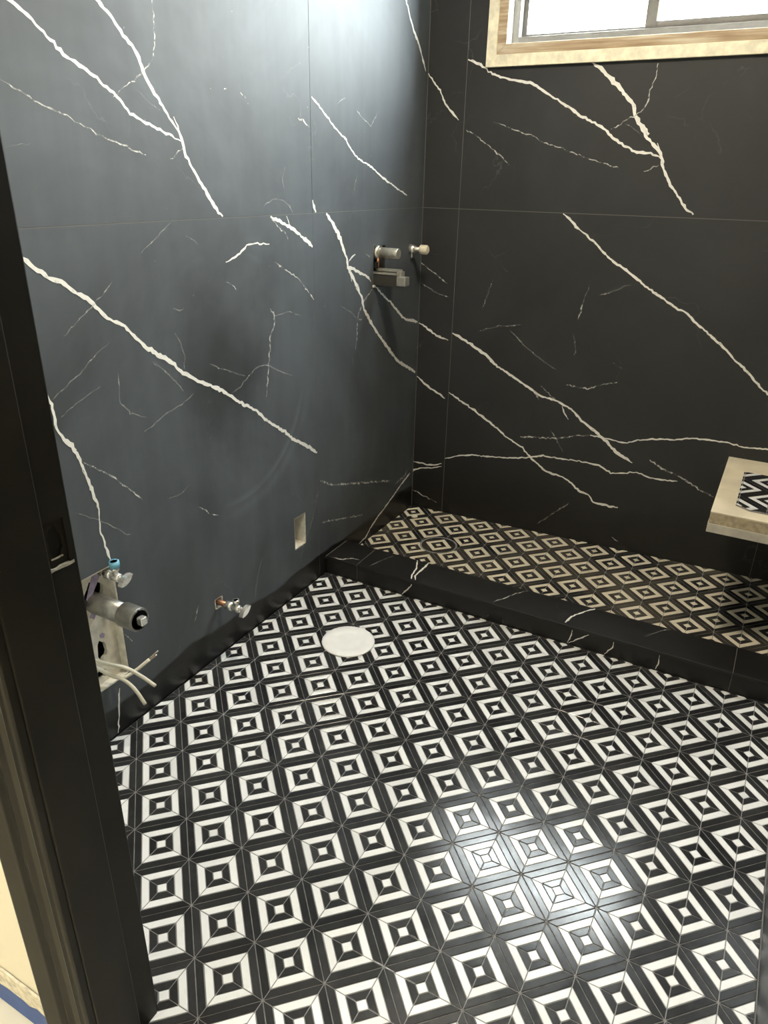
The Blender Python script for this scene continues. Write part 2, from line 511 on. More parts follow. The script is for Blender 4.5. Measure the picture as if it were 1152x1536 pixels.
# grout in the joints, a hair behind the slab faces
for pln, wl, uu, ulim in (('L', wall_left, (YJ - 11.0, YJ), (YD, YB)), ('B', wall_back, (1.32, 12.31), (0.0, XR)), ('R', wall_right, (YJ - 11.0, YJ), (YD, YB))):
    for u in uu:
        for va, vb_ in ((0.05, ZJ - G), (ZJ + G, CEIL - 0.02)):
            if pln == 'B' and u > 12 or va < ZJ or not (WIN[0] < u < WIN[1]):
                panel('grout_line', pln, u - G, u + G, va, vb_, 0.004, 0.05, M['joint'], wl)
    panel('grout_line', pln, ulim[0] + 0.01, ulim[1] - 0.01, ZJ - G, ZJ + G, 0.004, 0.05, M['joint'], wl)
panel('grout_line', 'B', 0.0, 0.012, 0.02, CEIL - 0.02, -0.010, -0.001, M['joint'], wall_back)

# reveals of the cut-outs: broken board and thinset edges round the holes
def reveal(parent, h, d0, d1, t, mat):
    u0, u1, v0, v1 = h
    for a in ((u0, u0 + t, v0, v1), (u1 - t, u1, v0, v1), (u0, u1, v0, v0 + t), (u0, u1, v1 - t, v1)):
        panel('hole_edge', 'L', a[0], a[1], a[2], a[3], d0, d1, mat, parent)
reveal(wall_left, SINK, 0.012, 0.24, 0.035, M['drywall'])
reveal(wall_left, OUTL, 0.012, 0.62, 0.03, M['drywall'])
reveal(wall_left, SHWR, 0.012, 0.30, 0.02, M['brass_dull'])

# ------------------------------------------------------------------ marble veins (print on the slabs)
VEINS = [
    ('L', 0, 0.082, [(-0.48,14.5),(-0.24,14.36),(-0.03,14.26),(0.18,14.16),(0.44,13.96),(0.72,13.75),(0.96,13.59),(1.22,13.52),(1.55,13.34),(1.82,13.18),(1.96,13.09),(2.17,12.89),(2.49,12.77),(2.9,12.64),(3.22,12.57),(3.47,12.48)]),
    ('L', 0, 0.098, [(1.39,14.89),(1.55,14.72),(1.73,14.56),(1.96,14.39),(2.22,14.13),(2.5,13.88),(2.58,13.68),(2.68,13.47),(2.86,13.27),(3.02,13.08)]),
    ('L', 0, 0.106, [(2.89,13.25),(3.08,13.01),(3.26,12.82),(3.42,12.67),(3.51,12.48),(3.54,12.29),(3.67,12.08),(3.88,11.81),(4.12,11.51),(4.34,11.24),(4.59,11.03)]),
    ('L', 0, 0.043, [(3.31,12.91),(3.4,12.74),(3.47,12.6)]),
    ('L', 1, 0.035, [(-0.45,13.17),(-0.18,13.05),(0.1,12.93),(0.4,12.84),(0.72,12.73),(1.05,12.62),(1.39,12.49),(1.76,12.39),(2.15,12.27),(2.46,12.2)]),
    ('L', 1, 0.032, [(3.02,14.79),(3.03,14.48),(2.98,14.15),(2.89,13.82),(2.62,13.6),(2.29,13.41),(2.04,13.27),(1.81,13.13)]),
    ('L', 1, 0.037, [(3.5,12.36),(3.24,12.2),(3.1,12.15)]),
    ('L', 1, 0.045, [(4.43,13.52),(4.53,13.49)]),
    ('L', 1, 0.047, [(4.91,13.54),(5.02,13.54)]),
    ('L', 1, 0.033, [(5.44,13.53),(5.58,13.46),(5.7,13.32)]),
    ('L', 0, 0.069, [(8.24,13.68),(8.62,13.49),(9.15,13.15),(9.82,12.83),(10.17,12.56),(10.53,12.36),(11.3,12.17),(12.04,11.86),(12.91,11.6),(13.62,11.38)]),
    ('L', 1, 0.058, [(7.63,13.17),(7.86,13.12),(8.12,13.01)]),
    ('L', 0, 0.128, [(8.19,11.32),(8.26,11.16),(8.35,11.01)]),
    ('L', 2, 0.039, [(6.09,11.2),(6.28,11.3),(6.49,11.36),(6.9,11.34),(7.12,11.21),(7.31,11.04)]),
    ('L', 2, 0.039, [(7.01,12.08),(6.91,11.79),(6.95,11.56)]),
    ('L', 2, 0.047, [(10.5,11.95),(10.35,11.67),(10.32,11.47)]),
    ('L', 2, 0.046, [(10.45,13.55),(10.85,13.34),(11.27,13.2),(11.38,13.37),(11.61,13.56)]),
    ('L', 2, 0.031, [(9.42,13.63),(9.93,13.83)]),
    ('L', 2, 0.020, [(2.4,13.28),(2.66,13.12),(2.96,13)]),
    ('L', 2, 0.021, [(-0.56,12.22),(-0.41,12.27),(-0.09,12.3)]),
    ('L', 0, 0.117, [(12.72,17.14),(12.98,16.84),(13.23,16.53),(13.45,16.2),(13.78,15.85),(14.12,15.58),(14.38,15.27),(14.67,14.93)]),
    ('L', 0, 0.121, [(-0.7,10.59),(-0.55,10.48),(-0.37,10.31),(-0.18,10.19),(0.07,10.08),(0.31,9.89),(0.58,9.73),(0.81,9.5),(0.99,9.31),(1.39,9.09),(1.65,8.82),(1.89,8.58),(2.31,8.32),(2.58,8.13),(2.82,7.89),(3.12,7.7),(3.48,7.5),(4.05,7.2),(4.45,6.92),(4.87,6.64),(5.38,6.34),(5.66,6.07),(6.02,5.79),(6.59,5.42),(6.92,5.12),(7.63,4.7),(8.23,4.32)]),
    ('L', 0, 0.098, [(-0.63,8.19),(-0.58,7.97),(-0.54,7.67),(-0.55,7.5),(-0.43,7.25),(-0.27,7.07),(-0.2,6.9),(-0.12,6.61),(-0.04,6.27),(0.02,6),(0.09,5.65)]),
    ('L', 0, 0.140, [(-0.42,7.25),(-0.32,7.16),(-0.21,6.96)]),
    ('L', 0, 0.070, [(0.01,6),(0.03,5.9),(0.09,5.59),(0.06,5.33),(0.07,5.05),(0.13,4.73),(0.17,4.5),(0.22,4.3)]),
    ('L', 0, 0.066, [(-0.13,6.6),(-0.09,6.4),(-0.04,6.23),(-0.01,6.08),(0.03,5.95)]),
    ('L', 0, 0.052, [(-0.11,1.17),(-0.2,0.83),(-0.24,0.43),(-0.35,0.01)]),
    ('L', 0, 0.124, [(6.35,10.98),(6.7,10.85),(7.12,10.71),(7.5,10.54),(7.82,10.37),(8.15,10.17)]),
    ('L', 0, 0.061, [(7.01,10.97),(7.16,10.71)]),
    ('L', 1, 0.050, [(6.35,10.96),(6.63,10.75),(6.93,10.57),(7.04,10.42)]),
    ('L', 0, 0.065, [(4.58,10.06),(4.9,10.13),(5.23,10.28),(5.46,10.39),(5.79,10.39),(6.25,10.35)]),
    ('L', 1, 0.046, [(4.54,9.63),(4.74,9.56),(4.88,9.42)]),
    ('L', 1, 0.054, [(6.45,9.91),(6.93,9.66),(7.44,9.43),(7.83,9.09),(8.17,8.79)]),
    ('L', 2, 0.034, [(-0.58,8.04),(-0.17,8.25),(0.28,8.48),(0.63,8.7),(0.97,8.87)]),
    ('L', 2, 0.034, [(-0.06,9.14),(0.31,9.37),(0.69,9.59),(1,9.79),(1.21,9.96)]),
    ('L', 2, 0.052, [(4.47,7.03),(4.81,7.1),(5.17,7.31),(5.54,7.46),(5.9,7.43),(6.38,7.18),(7.03,6.9)]),
    ('L', 1, 0.063, [(6.19,8.81),(6.3,8.62),(6.34,8.39),(6.1,8.14),(6.11,7.84),(6,7.48),(5.93,7.04),(5.83,6.6)]),
    ('L', 2, 0.043, [(1.57,6.85),(1.84,6.93),(2.21,7.07),(2.76,7.16),(3.16,7.3)]),
    ('L', 2, 0.039, [(1.08,8.2),(1.02,7.62),(1.25,7.35),(1.66,7.14)]),
    ('L', 2, 0.048, [(3.73,7.89),(4.11,7.7),(4.62,7.48),(5,7.33)]),
    ('L', 2, 0.042, [(2.04,8.25),(2.42,7.92),(2.85,7.44)]),
    ('L', 2, 0.042, [(2.76,8.74),(2.9,8.47),(3,8.2),(2.91,7.89)]),
    ('L', 1, 0.040, [(-0.1,6.69),(0.37,6.32),(0.64,6.07),(0.9,5.77),(1.11,5.56),(1.32,5.28)]),
    ('L', 2, 0.041, [(3.34,10.68),(3.59,10.58),(3.71,10.46)]),
    ('L', 2, 0.028, [(-0.41,7.69),(-0.05,7.85),(0.39,7.98),(0.58,8.05)]),
    ('L', 2, 0.030, [(1.99,10.4),(2.42,10.65),(2.95,10.95)]),
    ('L', 2, 0.033, [(2.71,9.27),(2.96,9.21),(3.14,9.24)]),
    ('L', 2, 0.043, [(6.36,8.61),(6.99,8.63),(7.45,8.46)]),
    ('L', 2, 0.036, [(2.01,5.12),(2.38,5.06),(2.74,5.19)]),
    ('L', 1, 0.049, [(2.97,4.52),(3.18,4.35),(3.35,4.16),(3.62,4.04)]),
    ('L', 2, 0.031, [(-0.43,5.72),(-0.12,5.5),(0.21,5.22),(0.46,4.99),(0.83,4.65)]),
    ('L', 2, 0.058, [(5.26,2.03),(5.04,1.65),(4.93,1.29),(4.88,0.96)]),
    ('L', 1, 0.052, [(0.21,2.47),(0.34,2.31),(0.44,2.13)]),
    ('L', 1, 0.040, [(2.63,1.89),(2.53,1.69),(2.43,1.55)]),
    ('L', 0, 0.162, [(8.84,10.97),(9.1,10.78),(9.41,10.48),(9.68,10.09),(9.87,9.77),(9.97,9.5),(10.21,9.21),(10.52,8.88),(10.78,8.55),(10.92,8.17),(11.34,7.73),(11.81,7.28),(12.29,6.92),(12.8,6.48),(13.33,6.08),(14.02,5.75),(14.72,5.41)]),
    ('L', 0, 0.129, [(9.97,9.5),(10.41,9.37),(10.83,9.23),(11.2,9.09),(11.33,8.95)]),
    ('L', 0, 0.074, [(9.97,9.61),(10.16,9.75),(10.39,9.82)]),
    ('L', 0, 0.100, [(10.02,9.43),(10.14,9.22),(10.18,9.07)]),
    ('L', 0, 0.078, [(10.42,8.87),(10.62,8.72),(10.59,8.88)]),
    ('L', 0, 0.119, [(11.62,8.77),(12.23,8.4),(12.6,8.2),(13.1,7.88),(13.5,7.59),(13.84,7.43),(14.31,7.36),(14.74,7.21)]),
    ('B', 0, 0.099, [(-0.04,7.18),(0.23,7.09),(0.44,6.96),(0.72,6.81),(1,6.72),(1.19,6.69)]),
    ('L', 1, 0.080, [(11.43,8.71),(10.89,8.41),(10.63,8.15),(10.53,7.85),(10.48,7.33),(10.43,7.02)]),
    ('L', 2, 0.052, [(9.57,8.44),(10.06,8.23),(10.47,7.94),(10.9,7.85)]),
    ('L', 2, 0.054, [(10.16,6.85),(10.32,6.58)]),
    ('L', 2, 0.052, [(11.03,9.79),(11.4,9.64)]),
    ('B', 1, 0.047, [(-0.01,9.23),(0.41,9),(0.75,8.8),(1.05,8.62)]),
    ('B', 2, 0.048, [(0.03,8.54),(0.71,8.25),(1.15,8.17)]),
    ('L', 1, 0.087, [(8.31,3.33),(9.08,2.92),(9.94,2.66),(11.17,2.28),(12.98,1.71)]),
    ('L', 1, 0.072, [(8.31,1.92),(9.63,1.53),(10.95,1.13)]),
    ('L', 1, 0.085, [(14.44,1.74),(14.02,1.49),(13.36,1.44)]),
    ('L', 0, 0.099, [(14.58,1.48),(14.04,1.3),(13.66,1.19),(13.11,0.97),(12.57,0.79),(12.05,0.62),(11.54,0.41),(11.21,0.18),(10.72,0.1)]),
    ('L', 2, 0.052, [(8.22,3.27),(8.07,2.74),(7.79,2.14),(7.32,1.62),(7.11,0.99)]),
    ('B', 0, 0.104, [(-0.04,5.23),(0.35,5),(0.67,4.84),(0.91,4.73),(1.19,4.57)]),
    ('B', 0, 0.083, [(-0.04,1.87),(0.21,1.86),(0.42,1.89),(0.58,1.85),(0.91,1.9),(1.2,2.02)]),
    ('B', 0, 0.070, [(-0.09,1.44),(0.02,1.52),(0.43,1.69),(0.87,1.77),(1.21,1.9)]),
    ('B', 1, 0.057, [(0.01,0.68),(0.44,0.55),(1.07,0.37)]),
    ('B', 0, 0.082, [(-0.05,14.89),(0.19,14.67),(0.44,14.42),(0.64,14.05),(0.86,13.85),(1.13,13.58)]),
    ('B', 0, 0.139, [(5.12,14.99),(5.41,14.81),(5.84,14.47),(6.21,14.13),(6.49,13.86),(6.54,13.63),(6.75,13.38),(7.01,13.14)]),
    ('B', 0, 0.123, [(6.69,13.42),(6.81,13.25),(6.98,13.04),(7.3,12.79),(7.45,12.58),(7.56,12.24),(7.83,11.85),(8.12,11.51),(8.34,11.25),(8.58,11.1)]),
    ('B', 0, 0.052, [(7.28,12.92),(7.36,12.75),(7.46,12.58)]),
    ('B', 0, 0.092, [(1.22,15.2),(1.7,15.09),(2.1,14.83),(2.43,14.7),(2.91,14.6),(3.44,14.51),(3.93,14.24),(4.25,14.06),(4.68,13.84),(5,13.62),(5.36,13.48),(5.72,13.31),(6,13.07),(6.36,12.86),(6.76,12.7),(7.14,12.66),(7.44,12.53)]),
    ('B', 1, 0.043, [(6.97,14.87),(6.98,14.59),(6.88,14.24),(6.84,13.92),(6.69,13.71),(6.44,13.58),(6.18,13.41),(5.92,13.28)]),
    ('B', 1, 0.044, [(7.5,12.42),(7.21,12.25),(7.03,12.19)]),
    ('B', 1, 0.038, [(2.32,13.52),(2.99,13.29),(3.54,13.15),(3.98,12.92),(4.51,12.8),(5.03,12.63),(5.66,12.44),(6.31,12.26)]),
    ('B', 1, 0.041, [(1.24,13.35),(1.68,13.18),(2.27,12.83),(2.92,12.32)]),
    ('B', 2, 0.026, [(6.27,13.43),(6.68,13.21),(6.94,13.04)]),
    ('B', 2, 0.031, [(9.42,13.62),(9.61,13.5)]),
    ('B', 0, 0.096, [(4.81,11.02),(5.09,10.8),(5.25,10.63),(5.64,10.39),(5.98,10.13),(6.24,9.9),(6.54,9.69),(7.01,9.44),(7.4,9.17),(7.78,8.93),(8.24,8.67),(8.57,8.49),(8.88,8.39),(9.22,8.1),(9.55,7.88),(9.97,7.58),(10.25,7.36),(10.5,7.13),(10.87,6.87),(11.12,6.63),(11.36,6.42),(11.56,6.29),(11.99,6.03),(12.56,5.54)]),
    ('B', 0, 0.116, [(1.22,6.96),(1.73,6.81),(2.02,6.66),(2.7,6.32),(3.04,6.03),(3.65,5.75),(4.2,5.47),(4.75,5.2),(5.37,5.11),(5.9,4.87),(6.24,4.57),(6.66,4.33),(7.09,4.05),(7.53,3.67),(8.09,3.42)]),
    ('B', 1, 0.093, [(4.48,5.36),(4.72,5.04)]),
    ('B', 0, 0.069, [(5.52,4.96),(5.61,4.77),(5.79,4.54)]),
    ('B', 1, 0.046, [(4.71,5.55),(5.05,5.29),(5.37,5.11)]),
    ('B', 0, 0.098, [(1.2,4.82),(1.65,4.67),(2.24,4.38),(2.83,4.05),(3.29,3.8),(3.65,3.53),(4.22,3.28),(4.57,2.99),(4.92,2.73),(5.26,2.52),(5.69,2.47),(6.07,2.36),(6.47,2.06),(6.84,1.98),(7.02,1.74),(7.43,1.73),(7.87,1.74)]),
    ('B', 0, 0.072, [(1.25,2.25),(1.91,2.48),(2.49,2.62),(3.06,2.66),(3.72,2.74),(4.26,2.84),(4.68,2.98),(5.07,3.09),(5.62,3.09),(6.12,3.13),(6.63,3.13),(7.03,3.12),(7.45,2.92),(7.92,3.02),(8.28,3.13),(8.67,3.02),(9.13,3.03),(9.58,3.08)]),
    ('B', 1, 0.070, [(4.18,3.63),(5.53,3.82),(6.21,4.05),(6.79,4.13)]),
    ('B', 0, 0.063, [(6.59,4.12),(7.18,4.1),(7.76,4.05),(8.28,4.27),(8.81,4.39),(9.25,4.44),(9.75,4.58),(10.26,4.63),(10.68,4.64),(11.27,4.56),(11.92,4.63),(12.52,4.7)]),
    ('B', 1, 0.075, [(8.62,3.63),(8.97,3.44),(9.45,3.29),(9.93,3.11),(10.32,2.91),(10.74,2.78)]),
    ('B', 1, 0.055, [(5.55,5.7),(6.28,5.67),(6.73,5.88),(7.2,6.02)]),
    ('B', 1, 0.052, [(5.92,8.97),(5.8,8.52),(5.72,8.11),(5.69,7.83)]),
    ('B', 2, 0.045, [(3.45,7.27),(4.06,6.8),(4.61,6.43),(5.19,6.16)]),
    ('B', 2, 0.059, [(5.24,4.03),(5.48,3.76),(5.73,3.38)]),
    ('B', 2, 0.063, [(5.12,0.43),(5.76,1.05),(6.18,1.49)]),
    ('B', 2, 0.042, [(6.99,6.63),(7.15,6.51),(7.29,6.49)]),
    ('B', 2, 0.040, [(6.24,8.65),(6.75,8.86),(6.99,9.01),(7.16,9.04)]),
    ('B', 2, 0.044, [(2.96,9.29),(3.12,9.17),(3.27,9.13)]),
    ('B', 2, 0.045, [(2.69,8.86),(2.53,8.33),(2.4,7.94)]),
    ('B', 2, 0.046, [(2.36,7.15),(2.98,7.36),(3.79,7.5)]),
    ('B', 2, 0.043, [(5.57,7.4),(5.71,7.04),(5.7,6.66)]),
    ('B', 1, 0.060, [(7.84,0.59),(7.96,0.49),(8.06,0.48)]),
    ('T', 1, 0.056, [(0.21,8.5),(0.53,8.6),(0.84,8.87),(1.14,8.85)]),
    ('T', 0, 0.068, [(2.72,9.85),(2.94,9.31),(2.98,8.9),(3.1,8.64)]),
    ('T', 0, 0.095, [(3.11,9.85),(3.13,9.42),(3.1,9.15),(3.12,8.86),(3.23,8.63)]),
    ('T', 2, 0.056, [(1.56,8.71),(1.74,9.27),(1.9,9.69)]),
    ('F', 0, 0.070, [(3.14,0.46),(3.01,0.24),(2.83,-0.02)]),
    ('T', 1, 0.051, [(5.79,8.68),(6,9.03),(6.09,9.2),(6.21,9.46),(6.48,9.87)]),
    ('T', 0, 0.085, [(7.94,8.65),(8.01,9.06),(8.22,9.44),(8.49,9.86)]),
    ('T', 2, 0.046, [(10.04,9.06),(10.3,9.51),(10.59,9.87)]),
    ('F', 0, 0.050, [(8.18,0.49),(8.16,0.25),(8.09,-0.03)]),
    ('F', 0, 0.060, [(8.64,0.51),(8.37,0.25),(8.12,-0.06)]),
    ('F', 0, 0.058, [(9.32,0.49),(9.32,0.3),(9.13,-0.02)]),
    ('F', 0, 0.056, [(10.53,0.51),(10.54,0.28),(10.5,-0)]),
    ('F', 2, 0.043, [(5.71,0.22),(5.68,0.13)]),
    ('F', 2, 0.043, [(6.16,0.23),(6.18,0.03)]),
]

def ribbon(plane, cls, width, pts, parent, seed):
    rnd = random.Random(seed)
    mp = PLANES[plane]
    P = [Vector((p[0], p[1], 0)) for p in pts]
    fine = []
    for a, b in zip(P[:-1], P[1:]):
        n = max(2, int((b - a).length / 0.07))
        d = (b - a); nn = Vector((-d.y, d.x, 0)).normalized() if d.length > 1e-6 else Vector((0, 1, 0))
        for k in range(n):
            j = 0 if (k == 0 and a is P[0]) else rnd.gauss(0, 0.010 if cls == 0 else 0.014)
            fine.append(a + d * (k / n) + nn * j)
    fine.append(P[-1])
    verts, faces = [], []
    wv = 1.0
    last = len(fine) - 1
    for i, p in enumerate(fine):
        a = fine[max(i - 1, 0)]; b = fine[min(i + 1, last)]
        d = (b - a).normalized(); nn = Vector((-d.y, d.x, 0))
        wv += (rnd.gauss(1.0, 0.35) - wv) * 0.45
        w = width * 0.34 * max(0.35, min(1.6, wv))
        if i < 2 or i > last - 2: w *= 0.55
        l = p + nn * w * rnd.uniform(0.75, 1.2); r = p - nn * w * rnd.uniform(0.75, 1.2)
        off_ = -(0.002 + (seed % 12) * 0.0004)
        verts += [mp(l.x, l.y, off_), mp(r.x, r.y, off_)]
        if i: faces.append((2 * i - 2, 2 * i - 1, 2 * i + 1, 2 * i))
    o = mesh_obj('vein', verts, faces, M['vein%d' % cls], parent)
    return o

# ------------------------------------------------------------------ mosaic
def clip(poly, nx, ny, c):
    """keep the part of a convex polygon with nx*x + ny*y <= c"""
    out = []
    for i in range(len(poly)):
        a, b = poly[i], poly[(i + 1) % len(poly)]
        da, db = nx * a[0] + ny * a[1] - c, nx * b[0] + ny * b[1] - c
        if da <= 0: out.append(a)
        if (da < 0 < db) or (db < 0 < da):
            t = da / (da - db); out.append((a[0] + (b[0] - a[0]) * t, a[1] + (b[1] - a[1]) * t))
    return out

def area(p):
    return 0.5 * sum(p[i][0] * p[(i + 1) % len(p)][1] - p[(i + 1) % len(p)][0] * p[i][1] for i in range(len(p)))

def inset(poly, d):
    n = len(poly); out = []
    if n < 3: return []
    ls = []
    for i in range(n):
        a, b = poly[i], poly[(i + 1) % n]
        dx, dy = b[0] - a[0], b[1] - a[1]; L = math.hypot(dx, dy)
        if L < 1e-6: continue
        ls.append((dy / L, -dx / L, (dy * a[0] - dx * a[1]) / L - d))
    res = [(-9, -9), (9, -9), (9, 9), (-9, 9)]
    cx = sum(p[0] for p in poly) / n; cy = sum(p[1] for p in poly) / n
    res = [(x + cx, y + cy) for x, y in res]
    for l in ls:
        res = clip(res, *l)
        if len(res) < 3: return []
    return res

H = (0.5, 0.362, 0.222, 0.083)
PIECES = []        # (name, is_white, polygon about the tile centre, in lattice axes turned 45 degrees)
def _rot(p, k):
    c, s = ((1, 0), (0, 1), (-1, 0), (0, -1))[k]
    return (p[0] * c - p[1] * s, p[0] * s + p[1] * c)
for nm, w, h1, h0 in (('outer_strip', 0, H[0], H[1]), ('white_strip', 1, H[1], H[2]), ('inner_strip', 0, H[2], H[3])):
    for k in range(4):
        q = [(-h0, h0), (h0, h0), (h1, h1), (-h1, h1)]
        PIECES.append((nm, w, [_rot(p, k) for p in q]))
PIECES.append(('centre_square', 1, [(-H[3], -H[3]), (H[3], -H[3]), (H[3], H[3]), (-H[3], H[3])]))
# turn the tile 45 degrees: the mosaic is laid on the diagonal
C45 = 1 / S2
PIECES = [(n, w, [((x - y) * C45, (x + y) * C45) for x, y in p]) for n, w, p in PIECES]
SQ = [((x - y) * C45, (x + y) * C45) for x, y in ((-.5, -.5), (.5, -.5), (.5, .5), (-.5, .5))]
TH = 0.055          # piece thickness
JG = 0.0088         # half joint
SHARED = {}

def poly_mesh(name, poly, z0, z1, mat):
    n = len(poly)
    e = 0.006
    top = inset(poly, e) if area(poly) > 0.002 else poly
    if len(top) != n: top = poly
    v = [(x * U, y * U, z0 * U) for x, y in poly] + [(x * U, y * U, (z1 - e * 0.5) * U) for x, y in poly]
    f = [tuple(range(n))[::-1]] + [(i, (i + 1) % n, n + (i + 1) % n, n + i) for i in range(n)]
    if top is not poly:
        # match start vertex of the inset ring
        k0 = min(range(n), key=lambda k: (top[k][0] - poly[0][0]) ** 2 + (top[k][1] - poly[0][1]) ** 2)
        top = top[k0:] + top[:k0]
        v += [(x * U, y * U, z1 * U) for x, y in top]
        f += [(n + i, n + (i + 1) % n, 2 * n + (i + 1) % n, 2 * n + i) for i in range(n)]
        f.append(tuple(range(2 * n, 3 * n)))
    else:
        f.append(tuple(range(n, 2 * n)))
    me = bpy.data.meshes.new(name)
    me.from_pydata(v, [], f); me.materials.append(mat)
    return me

def in_view(x, y, z):
    d = Vector((x, y, z)) - CP
    X = sum(CR[0][i] * d[i] for i in range(3)); Y = sum(CR[1][i] * d[i] for i in range(3)); Z = sum(CR[2][i] * d[i] for i in range(3))
    if Z <= 0.1: return False
    px, py = 576 + FPX * X / Z, 768 + FPX * Y / Z
    if not (-70 < px < 1222 and -70 < py < 1640): return False
    return px > (py - 185) * 235 / 1335 - 55       # not wholly behind the left door jamb

def lay_tile(parent, cx, cy, planes, mats, frame, rest, tname='mosaic_tile', force=False):
    """one 13-piece mosaic tile at (cx, cy); planes cut it at the room's edges; frame maps local plan to the world"""
    def cut(poly):
        q = [(x + cx, y + cy) for x, y in poly]
        for pl in planes:
            q = clip(q, *pl)
            if len(q) < 3: return []
        return [(x - cx, y - cy) for x, y in q]
    base = cut(SQ)
    if len(base) < 3 or area(base) < 0.004: return
    whole = abs(area(base) - 1.0) < 1e-6
    pw = frame(cx, cy)                    # 4x4 matrix in metres
    visible = force or in_view(*(pw.translation / U))
    black, white = mats
    if not visible:
        for n, w, poly in PIECES:
            q = inset(cut(poly), JG)
            if len(q) < 3 or area(q) < 0.0015: continue
            rest.append((pw, q, w))
        return
    key = ('base', black.name)
    if whole:
        if key not in SHARED: SHARED[key] = poly_mesh('mosaic_tile', inset(SQ, 0.001), -TH, -0.012, M['floor_grout'])
        me = SHARED[key]
    else:
        q = inset(base, 0.001)
        if len(q) < 3: return
        me = poly_mesh('mosaic_tile', q, -TH, -0.012, M['floor_grout'])
    t = bpy.data.objects.new(tname, me)
    COL.objects.link(t); t.parent = parent
    t.matrix_parent_inverse = parent_world(parent).inverted()
    t.matrix_basis = pw
    for i, (n, w, poly) in enumerate(PIECES):
        mat = white if w else black
        if whole:
            k = (i, mat.name)
            if k not in SHARED: SHARED[k] = poly_mesh(n, inset(poly, JG), -0.0119, 0.0, mat)
            pm = SHARED[k]
        else:
            q = inset(cut(poly), JG)
            if len(q) < 3 or area(q) < 0.0015: continue
            pm = poly_mesh(n, q, -0.0119, 0.0, mat)
        o = bpy.data.objects.new(n, pm)
        COL.objects.link(o); o.parent = t
        o.location.z = random.uniform(-0.004, 0.0) * U * 0.5

def join_rest(name, rest, parent, black, white):
    if not rest: return
    v, f, mi = [], [], []
    for pw, q, w in rest:
        n = len(q); b0 = len(v)
        for z in (-TH, 0.0):
            for x, y in q: v.append(tuple(pw @ Vector((x * U, y * U, z * U))))
        f.append(tuple(b0 + n + i for i in range(n))); mi.append(w)
        for i in range(n):
            f.append((b0 + i, b0 + (i + 1) % n, b0 + n + (i + 1) % n, b0 + n + i)); mi.append(w)
    me = bpy.data.meshes.new(name); me.from_pydata(v, [], f)
    me.materials.append(black); me.materials.append(white)
    for p, k in zip(me.polygons, mi): p.material_index = k
    o = bpy.data.objects.new(name, me); COL.objects.link(o)
    o.parent = parent; o.matrix_parent_inverse = parent_world(parent).inverted(); o['kind'] = 'stuff'

# main floor
foundation = struct(box('foundation', (-7.0, -18.0, -1.4), (21.0, YB + 1.4, -0.502), M['floor_grout']))
floor = struct(box('floor', (-0.05, YD - 1.0, -0.5), (XR + 0.05, YC + 0.088, -TH - 0.002), M['floor_grout']))
E0 = 0.015
rest = []
pl = [(-1, 0, -E0), (1, 0, XR - E0), (0, -1, -(YD + E0)), (0, 1, YC - E0)]
for a in range(-6, 20):
    for b in range(-16, 12):
        cx, cy = (a - b) / S2 + LX, (a + b) / S2
        if -1 < cx < XR + 1 and YD - 1 < cy < YC + 1:
            px_ = list(pl)
            if cy < YD - 0.35: px_[0] = (-1, 0, -(JX + 0.02)); px_[2] = (0, -1, 5.05)
            elif cx > JX - 0.2: px_[2] = (0, -1, 5.05)
            if cy < YD and cx > JXR - 0.6: px_[1] = (1, 0, JXR - 0.12)
            lay_tile(floor, cx, cy, px_, (M['black_piece'], M['white_piece']), lambda x, y: Matrix.Translation((x * U, y * U, 0)), rest)
join_rest('mosaic_rest', rest, floor, M['black_piece'], M['white_piece'])

# shower floor, falling towards the drain on the left
SX, SY, SZ0 = 0.0244, -0.0103, 0.1519
def sh_z(x, y): return SZ0 + SX * (x - 5) + SY * (y - 12)
nrm = Vector((-SX, -SY, 1)).normalized()
TILT = Vector((0, 0, 1)).rotation_difference(nrm).to_matrix().to_4x4()
def sh_frame(x, y): return Matrix.Translation((x * U, y * U, sh_z(x, y) * U)) @ TILT
sv = []
for z in (None, -0.5):
    for x, y in ((0, YCB - 0.088), (XR, YCB - 0.088), (XR, YB), (0, YB)):
        sv.append((x, y, sh_z(x, y) - TH - 0.003 if z is None else z))
shower_floor = struct(mesh_obj('shower_floor', sv, [(0, 1, 2, 3), (7, 6, 5, 4), (0, 4, 5, 1), (1, 5, 6, 2), (2, 6, 7, 3), (3, 7, 4, 0)], M['floor_grout']))
rest = []
pl = [(-1, 0, -E0), (1, 0, XR - E0), (0, -1, -(YCB + E0)), (0, 1, YB - E0)]
DRX, DRY = 2.4725, 12.1763
for a in range(-8, 14):
    for b in range(-14, 8):
        cx, cy = (a - b) / S2 + DRX, (a + b) / S2 + DRY
        if -1 < cx < XR + 1 and YCB - 1 < cy < YB + 1:
            lay_tile(shower_floor, cx, cy, pl, (M['black_dusty'], M['white_dusty']), sh_frame, rest)
join_rest('mosaic_rest', rest, shower_floor, M['black_dusty'], M['white_dusty'])

